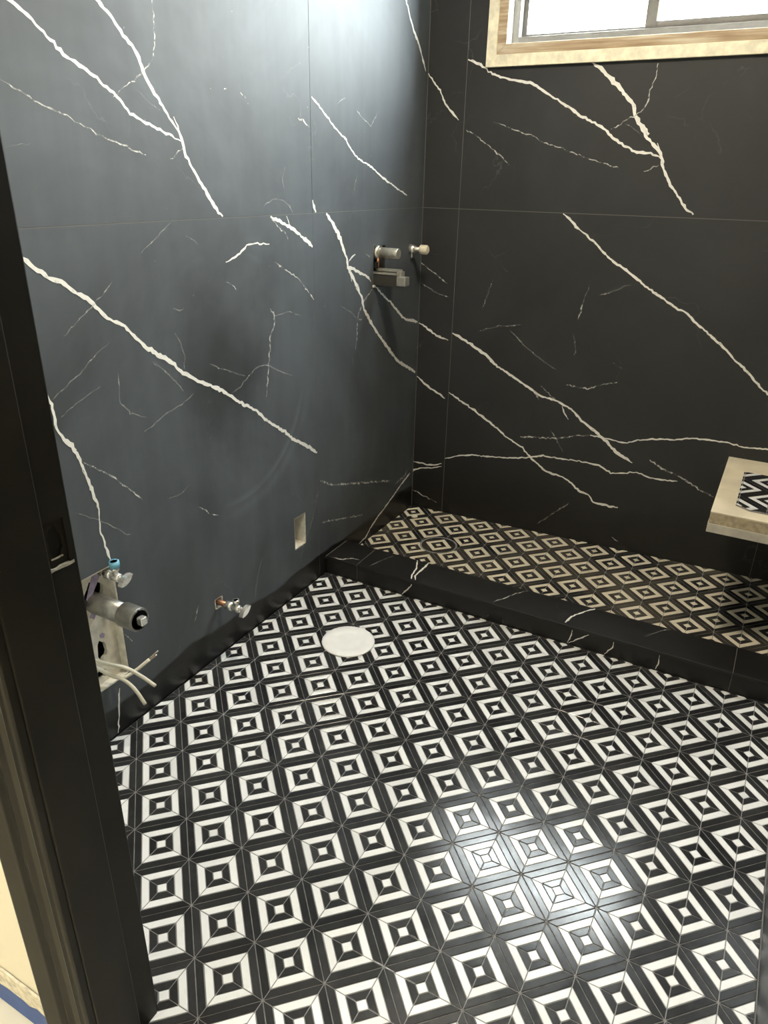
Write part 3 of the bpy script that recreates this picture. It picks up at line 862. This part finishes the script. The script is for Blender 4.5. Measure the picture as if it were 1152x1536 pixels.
# ------------------------------------------------------------------ shower curb
curb = empty('shower_curb', (0, YC, 0))
tag(curb, 'low black marble curb with white veins in front of the shower floor', 'curb')
box('core', (0.0, YC + 0.09, -0.5), (XR, YCB - 0.09, HC - 0.09), M['wall_grout'], curb)
for u0, u1 in ((0.01, 1.17), (1.17, 12.31), (12.31, XR - 0.01)):
    t = box('top_slab', (u0 + G * 0.8, YC - 0.015, HC - 0.085), (u1 - G * 0.8, YCB, HC), M['slab'], curb, 0.006)
    fr = box('front_slab', (u0 + G * 0.8, YC + 0.01, 0.004), (u1 - G * 0.8, YC + 0.09, HC - 0.10), M['slab'], curb, 0.006)
    slabs.setdefault('T', []).append(((u0, u1, YC, YCB), t))
    slabs.setdefault('F', []).append(((u0, u1, 0, HC), fr))
    box('rear_slab', (u0 + G, YCB - 0.09, 0.02), (u1 - G, YCB - 0.005, HC - 0.09), M['slab'], curb)
for u in (1.17, 12.31):
    box('grout_line', (u - G * 0.8, YC - 0.008, HC - 0.08), (u + G * 0.8, YCB - 0.01, HC - 0.004), M['joint'], curb)
    box('grout_line', (u - G * 0.8, YC + 0.016, 0.01), (u + G * 0.8, YC + 0.08, HC - 0.10), M['joint'], curb)
box('grout_line', (0.0, YC - 0.01, HC - 0.08), (0.012, YCB - 0.005, HC + 0.004), M['joint'], curb)
box('grout_line', (0.01, YC + 0.022, HC - 0.10), (XR - 0.01, YC + 0.1, HC - 0.085), M['wall_grout'], curb)

for i, (plane, cls, w, pts) in enumerate(VEINS):
    mu = sum(p[0] for p in pts) / len(pts); mv = sum(p[1] for p in pts) / len(pts)
    best = None
    for (u0, u1, v0, v1), o in slabs[plane]:
        if u0 <= mu <= u1 and v0 <= mv <= v1: best = (u0, u1, v0, v1), o
    if best is None:
        best = min(slabs[plane], key=lambda s: abs((s[0][0] + s[0][1]) / 2 - mu) + abs((s[0][2] + s[0][3]) / 2 - mv))
    (u0, u1, v0, v1), o = best
    e = 0.02
    pts = [(min(max(p[0], u0 + e), u1 - e), min(max(p[1], v0 + e), v1 - e)) for p in pts]
    if plane == 'F':      # the front slab stands 0.01 behind the curb line and ends under the top slab
        pts = [(p[0], min(max(p[1], 0.02), HC - 0.12)) for p in pts]
        PLANES_F = PLANES['F']; PLANES['F'] = lambda u, v, wd: (u, YC + 0.01 + wd, v)
        ribbon(plane, cls, w, pts, o, i); PLANES['F'] = PLANES_F
    else:
        ribbon(plane, cls, w, pts, o, i)

# ------------------------------------------------------------------ window
win = empty('window_1', (6.6, YB, 15.5)); win['kind'] = 'structure'
u0, u1, v0, v1 = WIN
# mud-smeared wooden casing boards round the opening, 0.1 proud of the slabs
CW = 0.54
P0 = YB - 0.11
def casing_board(name, outer0, outer1, inner1, inner0, mat, y0, y1):
    v = [(*outer0,), (*outer1,), (*inner1,), (*inner0,)]
    verts = [(x, y0, z) for x, z in v] + [(x, y1, z) for x, z in v]
    f = [(0, 1, 2, 3), (7, 6, 5, 4)] + [(i, 4 + i, 4 + (i + 1) % 4, (i + 1) % 4) for i in range(4)]
    o = mesh_obj(name, verts, f, mat, win)
    b = o.modifiers.new('bevel', 'BEVEL'); b.width = 0.012 * U; b.segments = 2
    return o
O = (u0 - CW, u1 + CW, v0 - CW, v1 + CW)
mid = (u0 - CW * 0.42, u1 + CW * 0.42, v0 - CW * 0.42, v1 + CW * 0.42)
def ringset(name, A, B, mat, y0, y1):
    casing_board(name, (A[0], A[2]), (A[1], A[2]), (B[1], B[2]), (B[0], B[2]), mat, y0, y1)
    casing_board(name, (A[0], A[3]), (A[0], A[2]), (B[0], B[2]), (B[0], B[3]), mat, y0, y1)
    casing_board(name, (A[1], A[2]), (A[1], A[3]), (B[1], B[3]), (B[1], B[2]), mat, y0, y1)
    casing_board(name, (A[1], A[3]), (A[0], A[3]), (B[0], B[3]), (B[1], B[3]), mat, y0, y1)
ringset('casing_mud', O, mid, M['mud'], P0, YB - 0.002)
ringset('casing_board', mid, (u0 + 0.06, u1 - 0.06, v0 + 0.04, v1 - 0.06), M['wood'], P0 + 0.035, YB + 0.12)
# opening liner, vinyl frame, aluminium sashes, glass
def bars(name, A, t, y0, y1, mat, par):
    a0, a1, b0, b1 = A
    return [box(name, (a0, y0, b0), (a0 + t, y1, b1), mat, par, 0.01), box(name, (a1 - t, y0, b0), (a1, y1, b1), mat, par, 0.01),
            box(name, (a0 + t, y0, b0), (a1 - t, y1, b0 + t), mat, par, 0.01), box(name, (a0 + t, y0, b1 - t), (a1 - t, y1, b1), mat, par, 0.01)]
bars('liner', (u0, u1, v0, v1), 0.05, YB + 0.12, YB + 1.2, M['vinyl'], win)
FY = YB + 0.42
fr = empty('sash_frame', (6.6, FY, 15.5)); fr.parent = win; fr.matrix_parent_inverse = parent_world(win).inverted()
bars('frame_bar', (u0 + 0.05, u1 - 0.05, v0 + 0.05, v1 - 0.05), 0.21, FY - 0.04, FY + 0.45, M['alu'], win)
def sash(a0, a1, b0, b1, t, y0, stile):
    s = empty('sash', (a0, y0, b0)); s.parent = win; s.matrix_parent_inverse = parent_world(win).inverted()
    bars('sash_bar', (a0, a1, b0, b1), t, y0, y0 + 0.16, M['alu'], s)
    if stile: box('sash_bead', (a0 + t, y0 - 0.01, b0 + t), (a0 + t + 0.03, y0 + 0.05, b1 - t), M['vinyl'], s)
    box('glass_pane', (a0 + t, y0 + 0.06, b0 + t), (a1 - t, y0 + 0.09, b1 - t), M['glass'], s)
bpy.data.objects.remove(fr)
sash(u0 + 0.20, 6.52, v0 + 0.16, v1 - 0.2, 0.20, FY + 0.26, False)
sash(6.36, u1 - 0.20, v0 + 0.14, v1 - 0.2, 0.30, FY + 0.06, True)
box('latch', (6.43, FY + 0.0, 17.4), (6.56, FY + 0.06, 17.9), M['alu'], win, 0.01)
ground = struct(box('ground', (-120, YB + 1.5, -6.2), (140, YB + 220, -6.0), M['ground']))

# ------------------------------------------------------------------ door frame and hall
DH = 18.6           # head height
T = 1.1
wall_front = struct(empty('wall_front', (JX, YD, 0)))
box('wall_piece', (-1.1, YH, -0.5), (JX - 0.2, YD, CEIL), M['paint_cream'], wall_front)
box('wall_piece', (JXR + 0.2, YH, -0.5), (XR + 1.1, YD, CEIL), M['paint_cream'], wall_front)
box('wall_piece', (JX - 0.2, YH, DH + 0.2), (JXR + 0.2, YD, CEIL), M['paint_cream'], wall_front)
door = struct(empty('door_1', (JX, YD, 0)))
RB = 0.36           # rabbet for the door
ST = 0.10
SM = (-4.80, -4.55, 8.02, 8.56)      # strike mortise y0,y1,z0,z1
def jamb_left():
    """rabbeted jamb with a mortised strike recess and a latch hole"""
    # rabbet face with the recess, in the plane x = JX
    mp = lambda u, v, w: (JX - w, u, v)
    PLANES['J'] = mp
    panel('jamb', 'J', YD - RB, YD + 0.01, 0.0, DH, 0.0, 0.06, M['paint_black'], door, [(SM[0], SM[1], SM[2], SM[3])])
    hole = [(-4.68 + 0.085 * math.cos(k * math.pi / 8) * (1 + 0.12 * math.sin(3 * k)), 8.31 + 0.19 * math.sin(k * math.pi / 8) * (1 + 0.1 * math.cos(2 * k))) for k in range(16)]
    holed_sheet('strike_recess', 'J', [(SM[0], SM[2]), (SM[1], SM[2]), (SM[1], SM[3]), (SM[0], SM[3])], [hole], 0.025, 0.06, M['paint_black'], door)
    box('latch_hole', (JX - 0.19, -4.78, 8.1), (JX - 0.06, -4.58, 8.5), M['cavity'], door)
    rj = random.Random(2); ch = []
    for k in range(9): ch.append((YD - RB + 0.02 + k * 0.042, SM[2] + 0.006 + rj.uniform(0, 0.016)))
    lo_ = [(p[0], SM[2] - 0.012 - rj.uniform(0, 0.014)) for p in ch][::-1]
    holed_sheet('chipped_edge', 'J', ch + lo_, [], -0.004, 0.03, M['chip'], door)
    ch = [(-4.76 + k * 0.03, 8.135 + rj.uniform(0, 0.012)) for k in range(6)]
    holed_sheet('chipped_edge', 'J', ch + [(p[0], p[1] - 0.018) for p in ch][::-1], [], 0.018, 0.03, M['chip'], door)
    box('jamb_core', (JX - 0.2, YH, 0.0), (JX - 0.06, YD - RB, DH), M['paint_black'], door)
    box('jamb_backing', (JX - 0.2, YD - RB, 0.0), (JX - 0.06, -4.80, DH), M['paint_black'], door)
    box('jamb_backing', (JX - 0.2, -4.55, 0.0), (JX - 0.06, YD, DH), M['paint_black'], door)
    box('stop', (JX - 0.06, YH, 0.0), (JX + ST, YD - RB, DH), M['paint_black'], door, 0.02)
jamb_left()
box('jamb', (JXR - ST, YH, 0.0), (JXR + 0.2, YD - RB, DH), M['paint_black'], door, 0.02)
box('jamb', (JXR, YD - RB, 0.0), (JXR + 0.2, YD, DH), M['paint_black'], door)
box('head_jamb', (JX - 0.2, YH, DH), (JXR + 0.2, YD, DH + 0.2), M['paint_black'], door)
# inside casing edge: thin black trim seen past the jamb
box('inner_casing', (JX - 0.85, YD, 0.0), (JX - 0.04, YD + 0.075, DH), M['paint_black'], door, 0.02)
box('inner_casing', (JXR + 0.04, YD, 0.0), (XR - 0.02, YD + 0.12, DH), M['paint_black'], door, 0.02)
# hall casing, moulded profile: (distance from the jamb edge, thickness)
PROF = [(0.0, 0.0), (0.0, 0.10), (0.03, 0.12), (0.10, 0.12), (0.13, 0.15), (0.17, 0.14), (0.20, 0.12), (0.34, 0.125), (0.42, 0.17), (0.46, 0.15), (0.50, 0.15),
        (0.55, 0.21), (0.60, 0.22), (0.64, 0.19), (0.92, 0.24), (0.97, 0.23), (0.99, 0.20), (0.99, 0.0)]
def casing(x_edge, sgn):
    n = len(PROF); v = []
    for z in (-0.1, DH + 0.9):
        for d, t in PROF: v.append((x_edge + sgn * d * 0.83, YH - t, z))
    f = [(i, (i + 1) % n, n + (i + 1) % n, n + i) for i in range(n)] + [tuple(range(n)), tuple(range(n, 2 * n))[::-1]]
    o = mesh_obj('casing', v, f, M['paint_black'], door)
    b = o.modifiers.new('bevel', 'BEVEL'); b.width = 0.008 * U; b.segments = 2
    return o
casing(JX + ST - 0.02, -1)
casing(JXR - ST + 0.02, 1)
box('head_casing', (JX + ST - 1.0, YH - 0.14, DH), (JXR - ST + 1.0, YH, DH + 0.9), M['paint_black'], door)

HX0, HX1, HY0, HZ = -6.0, 20.0, -17.0, 22.0
hall_floor = struct(box('hall_floor', (HX0, HY0, -0.5), (HX1, YH - 0.0, -0.08), M['hall_floor']))
hall_ceiling = struct(box('ceiling_hall', (HX0, HY0, HZ), (HX1, YD, HZ + 0.6), M['white_wall']))
struct(box('wall_hall_rear', (HX0, HY0 - 0.6, -0.5), (HX1, HY0, HZ), M['paint_cream']))
struct(box('wall_hall_left', (HX0 - 0.6, HY0, -0.5), (HX0, YD, HZ), M['paint_cream']))
struct(box('wall_hall_right', (HX1, HY0, -0.5), (HX1 + 0.6, YD, HZ), M['paint_cream']))
struct(box('wall_hall_front_left', (HX0, YH, -0.5), (-1.1, YD, HZ), M['paint_cream']))
struct(box('wall_hall_front_right', (XR + 1.1, YH, -0.5), (HX1, YD, HZ), M['paint_cream']))

# blue masking tape along the foot of the hall wall, torn pale paper above it
tape = prism('masking_tape', [(HX0 + 0.1, 0.0), (JX - 0.76, 0.0), (JX - 0.76, 0.64), (HX0 + 0.1, 0.66)], 0.004, 0.012, M['blue_tape'], None,
             lambda x, y, z: (x, YH - z, y - 0.06))
tag(tape, 'blue masking tape along the foot of the cream wall beside the door', 'tape')
rnd = random.Random(3)
tv, tf = [], []
nseg = 60
for i in range(nseg + 1):
    x = HX0 + 0.3 + (JX - 0.95 - HX0 - 0.3) * i / nseg
    lo = 0.54 + rnd.uniform(-0.05, 0.05); hi = 0.93 + rnd.uniform(-0.012, 0.012)
    if i in (0, nseg): lo += 0.06; hi -= 0.03
    for z, d in ((lo, 0.013), (hi, 0.013), (lo, 0.030 + rnd.uniform(0, 0.02)), (hi, 0.035 + rnd.uniform(0, 0.012))):
        tv.append((x, YH - d, z))
for i in range(nseg):
    a, b = 4 * i, 4 * i + 4
    tf += [(a + 2, b + 2, b + 3, a + 3), (a, a + 1, b + 1, b), (a + 1, a + 3, b + 3, b + 1), (a, b, b + 2, a + 2)]
tf += [(0, 2, 3, 1), (4 * nseg, 4 * nseg + 1, 4 * nseg + 3, 4 * nseg + 2)]
paper = mesh_obj('torn_paper_strip', tv, tf, M['torn_paper'])
tag(paper, 'ragged strip of torn pale paper above the blue masking tape', 'paper')

# ------------------------------------------------------------------ lamps
def ceiling_lamp(x, y, label, col, strength, r):
    t = empty('ceiling_lamp', (x, y, CEIL))
    tag(t, label, 'lamp')
    tube('rim', [(x, y, CEIL), (x, y, CEIL - 0.18)], r + 0.08, M['vinyl'], t, 40)
    tube('diffuser', [(x, y, CEIL - 0.181), (x, y, CEIL - 0.22)], r, lamp_mat('lamp_diffuser', col, strength), t, 40)
    return t
ceiling_lamp(2.0, -11.0, 'round white flush ceiling lamp in the hall outside the door', (1.0, 0.94, 0.82), HALL_LAMP, 1.4)
ceiling_lamp(6.5, 4.5, 'round white flush ceiling lamp above the mosaic floor', (1.0, 0.87, 0.68), ROOM_LAMP, 1.2)

# ------------------------------------------------------------------ shower bench
bench = empty('shower_bench', (10.9, 10.06, 3.6))
tag(bench, 'unfinished floating shower bench with cement top under the window', 'bench')
BX0, BX1, BY0, BY1 = 10.90, XR - 0.01, 10.05, YB - 0.01
box('top', (BX0 + 0.012, BY0 + 0.01, 4.16), (BX1, BY1, 4.205), M['bench_top'], bench, 0.012)
box('board_edge', (BX0 + 0.015, BY0 + 0.012, 3.87), (BX1, BY1, 4.16), M['bench_mid'], bench, 0.01)
box('lower_edge', (BX0, BY0, 3.62), (BX1, BY1, 3.87), M['bench_low'], bench, 0.015)
# offcut of the floor mosaic left lying on it
off = empty('mosaic_offcut', (11.45, 10.6, 4.205))
tag(off, 'offcut of black and white diamond mosaic lying on the shower bench', 'mosaic')
opl = [(-1, 0.0, -11.44), (1, 0, 13.2), (0, -1, -10.56), (0.03, 1, 13.50 + 0.03 * 11.4), (-0.55, -0.835, -(0.55 * 11.45 + 0.835 * 10.78))]
for a in range(-4, 5):
    for b in range(-4, 5):
        cx, cy = (a - b) / S2 + 12.19, (a + b) / S2 + 12.86
        if 10.5 < cx < 14.2 and 9.8 < cy < 14.4:
            lay_tile(off, cx, cy, opl, (M['black_piece'], M['white_piece']), lambda x, y: Matrix.Translation((x * U, y * U, (4.207 + TH) * U)), [], force=True)

# ------------------------------------------------------------------ toilet flange cover
fx, fy, fr_ = 2.70, 5.51, 0.735
cover = empty('toilet_flange_cover', (fx, fy, 0))
tag(cover, 'round white cover disc over the toilet drain in the mosaic floor', 'cover')
rv = [(fr_, 0.002), (fr_ + 0.01, 0.03), (fr_ - 0.02, 0.05), (fr_ * 0.62, 0.056), (fr_ * 0.60, 0.048), (fr_ * 0.40, 0.05), (0.02, 0.054)]
seg = 56
vs, fs = [], []
rnd = random.Random(5)
wob = [1 + rnd.uniform(-0.006, 0.006) for _ in range(seg)]
for r, z in rv:
    for k in range(seg):
        an = 2 * math.pi * k / seg
        q = r * (wob[k] if r > 0.5 else 1)
        vs.append((fx + q * math.cos(an), fy + q * math.sin(an), z))
for i in range(len(rv) - 1):
    for k in range(seg):
        fs.append((i * seg + k, i * seg + (k + 1) % seg, (i + 1) * seg + (k + 1) % seg, (i + 1) * seg + k))
fs.append(tuple((len(rv) - 1) * seg + k for k in range(seg)))
fs.append(tuple(range(seg))[::-1])
mesh_obj('disc', vs, fs, M['flange'], cover, True)
for k, (an, s) in enumerate(((0.85, 0.05), (-0.62, 0.06), (-1.05, 0.035), (0.0, 0.03), (-2.0, 0.03))):
    ex, ey = fx + (fr_ + 0.015) * math.cos(an), fy + (fr_ + 0.015) * math.sin(an)
    prism('torn_edge', [(ex - s, ey - s * 0.4), (ex + s * 0.3, ey - s * 0.6), (ex + s, ey + s * 0.2), (ex - s * 0.2, ey + s * 0.7)], 0.002, 0.022, M['flange'], cover)

# ------------------------------------------------------------------ shower drain with a mosaic insert
dx, dy = 2.47, 12.06
def onfloor(x, y, z): return (x, y, sh_z(x, y) + z)
drain = empty('shower_drain', (dx, dy, sh_z(dx, dy)))
tag(drain, 'round shower drain with a white square mosaic insert', 'drain')
def disc_ring(name, r0, r1, z0, z1, mat, seg=40):
    v, f = [], []
    for r, z in ((r0, z0), (r1, z0), (r1, z1), (r0, z1)):
        for k in range(seg):
            an = 2 * math.pi * k / seg
            v.append(onfloor(dx + r * math.cos(an), dy + r * math.sin(an), z))
    for i in range(4):
        for k in range(seg):
            f.append((i * seg + k, i * seg + (k + 1) % seg, ((i + 1) % 4) * seg + (k + 1) % seg, ((i + 1) % 4) * seg + k))
    return mesh_obj(name, v, f, mat, drain)
disc_ring('gap', 0.0005, 0.66, 0.0012, 0.0045, M['cavity'])
disc_ring('grout_rim', 0.60, 0.66, 0.0046, 0.007, M['floor_grout'])
for k in range(4):
    # four black corner segments round the insert
    q = [(-0.34, 0.375), (0.34, 0.375), (0.26, 0.53), (0.0, 0.585), (-0.26, 0.53)]
    a = math.pi / 4 + k * math.pi / 2
    q = [(dx + x * math.cos(a) - y * math.sin(a), dy + x * math.sin(a) + y * math.cos(a)) for x, y in q][::-1]
    prism('black_segment', q, 0.0046, 0.011, M['black_dusty'], drain, onfloor)
for n, w, poly in PIECES[4:]:
    q = inset([(x * 0.98 + dx, y * 0.98 + dy) for x, y in poly], 0.003)
    prism(n, q, 0.0046, 0.012, M['white_dusty'] if w else M['black_dusty'], drain, onfloor)
chip = tube('loose_cap', [onfloor(0.62, 13.86, 0.002), onfloor(0.62, 13.86, 0.05), onfloor(0.62, 13.86, 0.06)], [0.12, 0.12, 0.09], M['cream_cap'], None, 16)
tag(chip, 'small round pale cap lying in the back corner of the shower floor', 'cap')

# ------------------------------------------------------------------ sink rough-in
rnd = random.Random(11)
def ragged(cy, cz, ry, rz, n=14):
    return [(cy + ry * (1 + rnd.uniform(-0.22, 0.22)) * math.cos(2 * math.pi * k / n), cz + rz * (1 + rnd.uniform(-0.22, 0.22)) * math.sin(2 * math.pi * k / n)) for k in range(n)]
holed_sheet('drywall_patch', 'L', [(SINK[0], SINK[2]), (SINK[1], SINK[2]), (SINK[1], SINK[3]), (SINK[0], SINK[3])],
            [ragged(-0.22, 3.62, 0.27, 0.33), ragged(-0.24, 2.22, 0.13, 0.24), ragged(-0.38, 1.66, 0.16, 0.13), ragged(-0.02, 4.06, 0.10, 0.08)],
            0.20, 0.30, M['drywall'], wall_left)
for pp in ([(-0.42, 3.62), (-0.33, 3.55), (0.0, 3.98), (-0.06, 4.16), (-0.18, 4.12)], [(-0.24, 2.55), (-0.14, 2.50), (-0.10, 2.58), (-0.17, 2.66), (-0.25, 2.63)], [(-0.42, 3.18), (-0.30, 3.08), (-0.22, 3.2), (-0.34, 3.28)]):
    v = [PLANES['L'](p[0], p[1], 0.198) for p in pp]
    mesh_obj('purple_facing', v, [tuple(range(len(v)))], M['purple_board'], wall_left)

pipe = empty('sink_drain_pipe', (0, -0.22, 3.45))
tag(pipe, 'thick grey drain pipe stub with a chrome plug, sticking out of the wall cut-out', 'pipe')
PY, PZ = -0.22, 3.45
tube('pipe', [(-0.6, PY, PZ), (0.80, PY, PZ)], 0.225, M['galv'], pipe, 32)
tube('coupling', [(0.66, PY, PZ), (0.68, PY, PZ), (1.10, PY, PZ), (1.12, PY, PZ), (1.12, PY, PZ), (1.04, PY, PZ)], [0.24, 0.265, 0.265, 0.255, 0.215, 0.215], M['galv'], pipe, 32)
plug = tube('plug', [(1.0, PY, PZ), (1.06, PY, PZ), (1.08, PY, PZ)], [0.212, 0.212, 0.17], M['chrome'], pipe, 8)
box('square_head', (1.07, PY - 0.075, PZ - 0.085), (1.26, PY + 0.085, PZ + 0.085), M['chrome'], plug, 0.02)

def angle_stop(loc, label, grp, handle_z, marker, scale=1.0, stub=None):
    """quarter-turn angle stop: stub pipe, compression nut, body, outlet thread, oval handle"""
    x, y, z = loc; s = scale
    t = empty('angle_stop_valve', loc); tag(t, label, 'valve', grp)
    if stub: tube('stub_pipe', [(-0.35, y, z), (x + 0.10 * s, y, z)], 0.075 * s, stub, t, 16)
    tube('compression_nut', [(x + 0.05 * s, y, z), (x + 0.24 * s, y, z)], [0.125 * s, 0.125 * s], M['chrome'], t, 6)
    tube('body', [(x + 0.22 * s, y, z), (x + 0.26 * s, y, z), (x + 0.46 * s, y, z), (x + 0.50 * s, y, z)], [0.08 * s, 0.105 * s, 0.105 * s, 0.07 * s], M['chrome'], t, 18)
    tube('outlet', [(x + 0.36 * s, y, z), (x + 0.36 * s, y, z + 0.16 * s), (x + 0.36 * s, y, z + 0.17 * s), (x + 0.36 * s, y, z + 0.25 * s), (x + 0.36 * s, y, z + 0.25 * s), (x + 0.36 * s, y, z + 0.2 * s)],
         [0.07 * s, 0.07 * s, 0.095 * s, 0.095 * s, 0.06 * s, 0.06 * s], M['chrome'], t, 16)
    if marker: tube('marker_ring', [(x + 0.36 * s, y, z + 0.255 * s), (x + 0.36 * s, y, z + 0.40 * s), (x + 0.36 * s, y, z + 0.40 * s), (x + 0.36 * s, y, z + 0.30 * s)], [0.115 * s, 0.115 * s, 0.075 * s, 0.075 * s], M['blue_mark'], t, 20)
    tube('stem', [(x + 0.48 * s, y, z), (x + 0.60 * s, y, z)], 0.045 * s, M['chrome'], t, 12)
    h = []
    for k in range(16):
        an = 2 * math.pi * k / 16
        h.append((0.20 * s * math.cos(an) * (1 - 0.25 * abs(math.sin(an))), 0.085 * s * math.sin(an)))
    ca, sa = math.cos(handle_z), math.sin(handle_z)
    prism('handle', [(a * ca - b * sa, a * sa + b * ca) for a, b in h], 0.0, 0.12 * s, M['chrome'], t, lambda a, b, c: (x + 0.58 * s + c, y + a, z + b))
    return t
angle_stop((-0.18, 0.14, 4.02), 'angle stop valve with a blue ring above the sink drain pipe', None, 0.5, True, 0.95, M['copper'])
angle_stop((0.22, 3.38, 1.60), 'angle stop valve on a copper stub low on the wall near the white disc', None, 0.5, False, 1.0, M['copper'])
tube('toilet_hole_back', [(-0.34, 3.385, 1.585), (-0.30, 3.385, 1.585)], 0.24, M['cavity'], wall_left, 16)
for a in ((3.22, 3.26, 1.42, 1.75), (3.50, 3.55, 1.42, 1.75), (3.22, 3.55, 1.42, 1.455), (3.22, 3.55, 1.715, 1.75)):
    panel('hole_edge', 'L', *a, 0.01, 0.2, M['drywall'], wall_left)

# cables
cab = [[(-0.30, -0.50, 2.12), (0.15, -0.40, 2.08), (0.42, -0.18, 1.94), (0.68, 0.0, 1.68), (0.92, 0.12, 1.44)],
       [(-0.30, -0.50, 1.95), (0.18, -0.44, 1.84), (0.44, -0.30, 1.70), (0.66, -0.22, 1.46), (0.86, -0.18, 1.12)],
       [(-0.30, -0.36, 1.78), (0.05, -0.26, 1.62), (0.22, -0.10, 1.56), (0.36, 0.14, 1.66), (0.50, 0.42, 1.82)]]
lab = ['off-white cable with its end pointing right, uppermost of the cut cables', 'off-white cable with its cut end bent down towards the floor', 'off-white cable with two bare wires at its end, bent back towards the wall']
for c, l in zip(cab, lab):
    t = empty('electrical_cable', c[0]); tag(t, l, 'cable', 'cut cables by the sink rough-in')
    ln = smooth_line(c, 6)
    tube('sheath', ln, 0.042, M['cable'], t, 12)
    e, d = ln[-1], (ln[-1] - ln[-2]).normalized()
    if l.endswith('wall'):
        sd = Vector((0, 0, 1))
        for s in (-0.02, 0.025):
            tube('bare_wire', [e - d * 0.02 + sd * s, e + d * (0.22 + s) + sd * s * 1.6], 0.018, M['bare_wire'], t, 8)
    else:
        tube('wire_end', [e - d * 0.01, e + d * 0.012], 0.028, M['copper'], t, 8)

# outlet box cavity with a crumpled white plastic flap
tube('outlet_cavity', [(-0.68, 7.17, 2.09), (-0.63, 7.17, 2.09)], 0.75, M['cavity'], wall_left, 12)
flap = mesh_obj('plastic_flap', [(-0.30, 6.91, 1.6), (-0.10, 6.95, 1.62), (-0.22, 7.20, 1.60), (-0.34, 6.91, 2.35), (-0.14, 6.93, 2.42), (-0.30, 7.16, 2.10), (-0.36, 7.22, 1.75), (-0.18, 7.12, 1.78)],
                [(0, 1, 4, 3), (1, 7, 5, 4), (7, 2, 6, 5), (3, 4, 5), (0, 3, 5, 6, 2), (0, 2, 7, 1)], M['white_plastic'])
tag(flap, 'crumpled white plastic flap inside the small rectangular wall cut-out', 'plastic')

# ------------------------------------------------------------------ shower valve, pipe stub and capped stub
vy = 11.75
sp = empty('shower_pipe_stub', (0, vy, 9.76))
tag(sp, 'short horizontal chrome pipe stub above the shower valve block', 'pipe')
tube('pipe', [(-0.3, vy, 9.78), (0.71, vy, 9.78), (0.74, vy, 9.78)], [0.16, 0.16, 0.145], M['brushed'], sp, 28)
tube('collar', [(-0.12, vy, 9.78), (0.10, vy, 9.78)], 0.205, M['brushed'], sp, 28)
tube('lead_pipe', [(0.06, vy - 0.08, 9.66), (0.06, vy - 0.08, 9.34)], 0.05, M['copper'], sp, 12)
vb = empty('shower_valve_body', (0, 11.45, 8.9))
tag(vb, 'stepped rectangular shower valve block under the chrome pipe stub', 'valve')
box('block', (-0.30, 11.52, 8.82), (0.80, 11.80, 9.17), M['brass_dull'], vb, 0.012)
box('top_rail', (-0.02, 11.50, 9.17), (0.78, 11.60, 9.23), M['brushed'], vb, 0.01)
box('top_rail', (-0.02, 11.66, 9.25), (0.86, 11.80, 9.33), M['brushed'], vb, 0.01)
box('rail_web', (-0.02, 11.60, 9.17), (0.82, 11.66, 9.25), M['brass_dull'], vb)
box('step', (0.78, 11.56, 9.10), (0.93, 11.82, 9.28), M['brushed'], vb, 0.012)
box('end_block', (0.80, 11.52, 8.86), (1.10, 11.82, 9.13), M['brushed'], vb, 0.015)
box('screw_tab', (0.02, 11.50, 9.34), (0.12, 11.58, 9.52), M['cavity'], vb, 0.01)
box('shim', (-0.01, 11.45, 8.76), (0.05, 11.58, 8.83), M['white_plastic'], vb, 0.01)
box('shower_hole_back', (-0.36, 11.4, 8.6), (-0.31, 12.3, 10.1), M['cavity'], wall_left)
st = empty('capped_pipe_stub', (0, 13.99, 9.74))
tag(st, 'small pipe stub with a cream screw cap beside the shower corner', 'pipe')
tube('stub', [(-0.2, 13.99, 9.74), (0.50, 13.99, 9.74)], 0.075, M['brushed'], st, 16)
tube('escutcheon', [(0.004, 13.99, 9.74), (0.10, 13.99, 9.74), (0.22, 13.99, 9.74)], [0.15, 0.14, 0.10], M['chrome'], st, 20)
tube('cap', [(0.38, 13.99, 9.74), (0.40, 13.99, 9.74), (0.62, 13.99, 9.74), (0.66, 13.99, 9.74)], [0.13, 0.15, 0.15, 0.11], M['cream_cap'], st, 20)
prism('wing', [(0.02, -0.08), (0.09, -0.08), (0.10, -0.26), (0.05, -0.29)], -0.03, 0.03, M['chrome'], st, lambda a, b, c: (a, 13.99 + c, 9.74 + b))
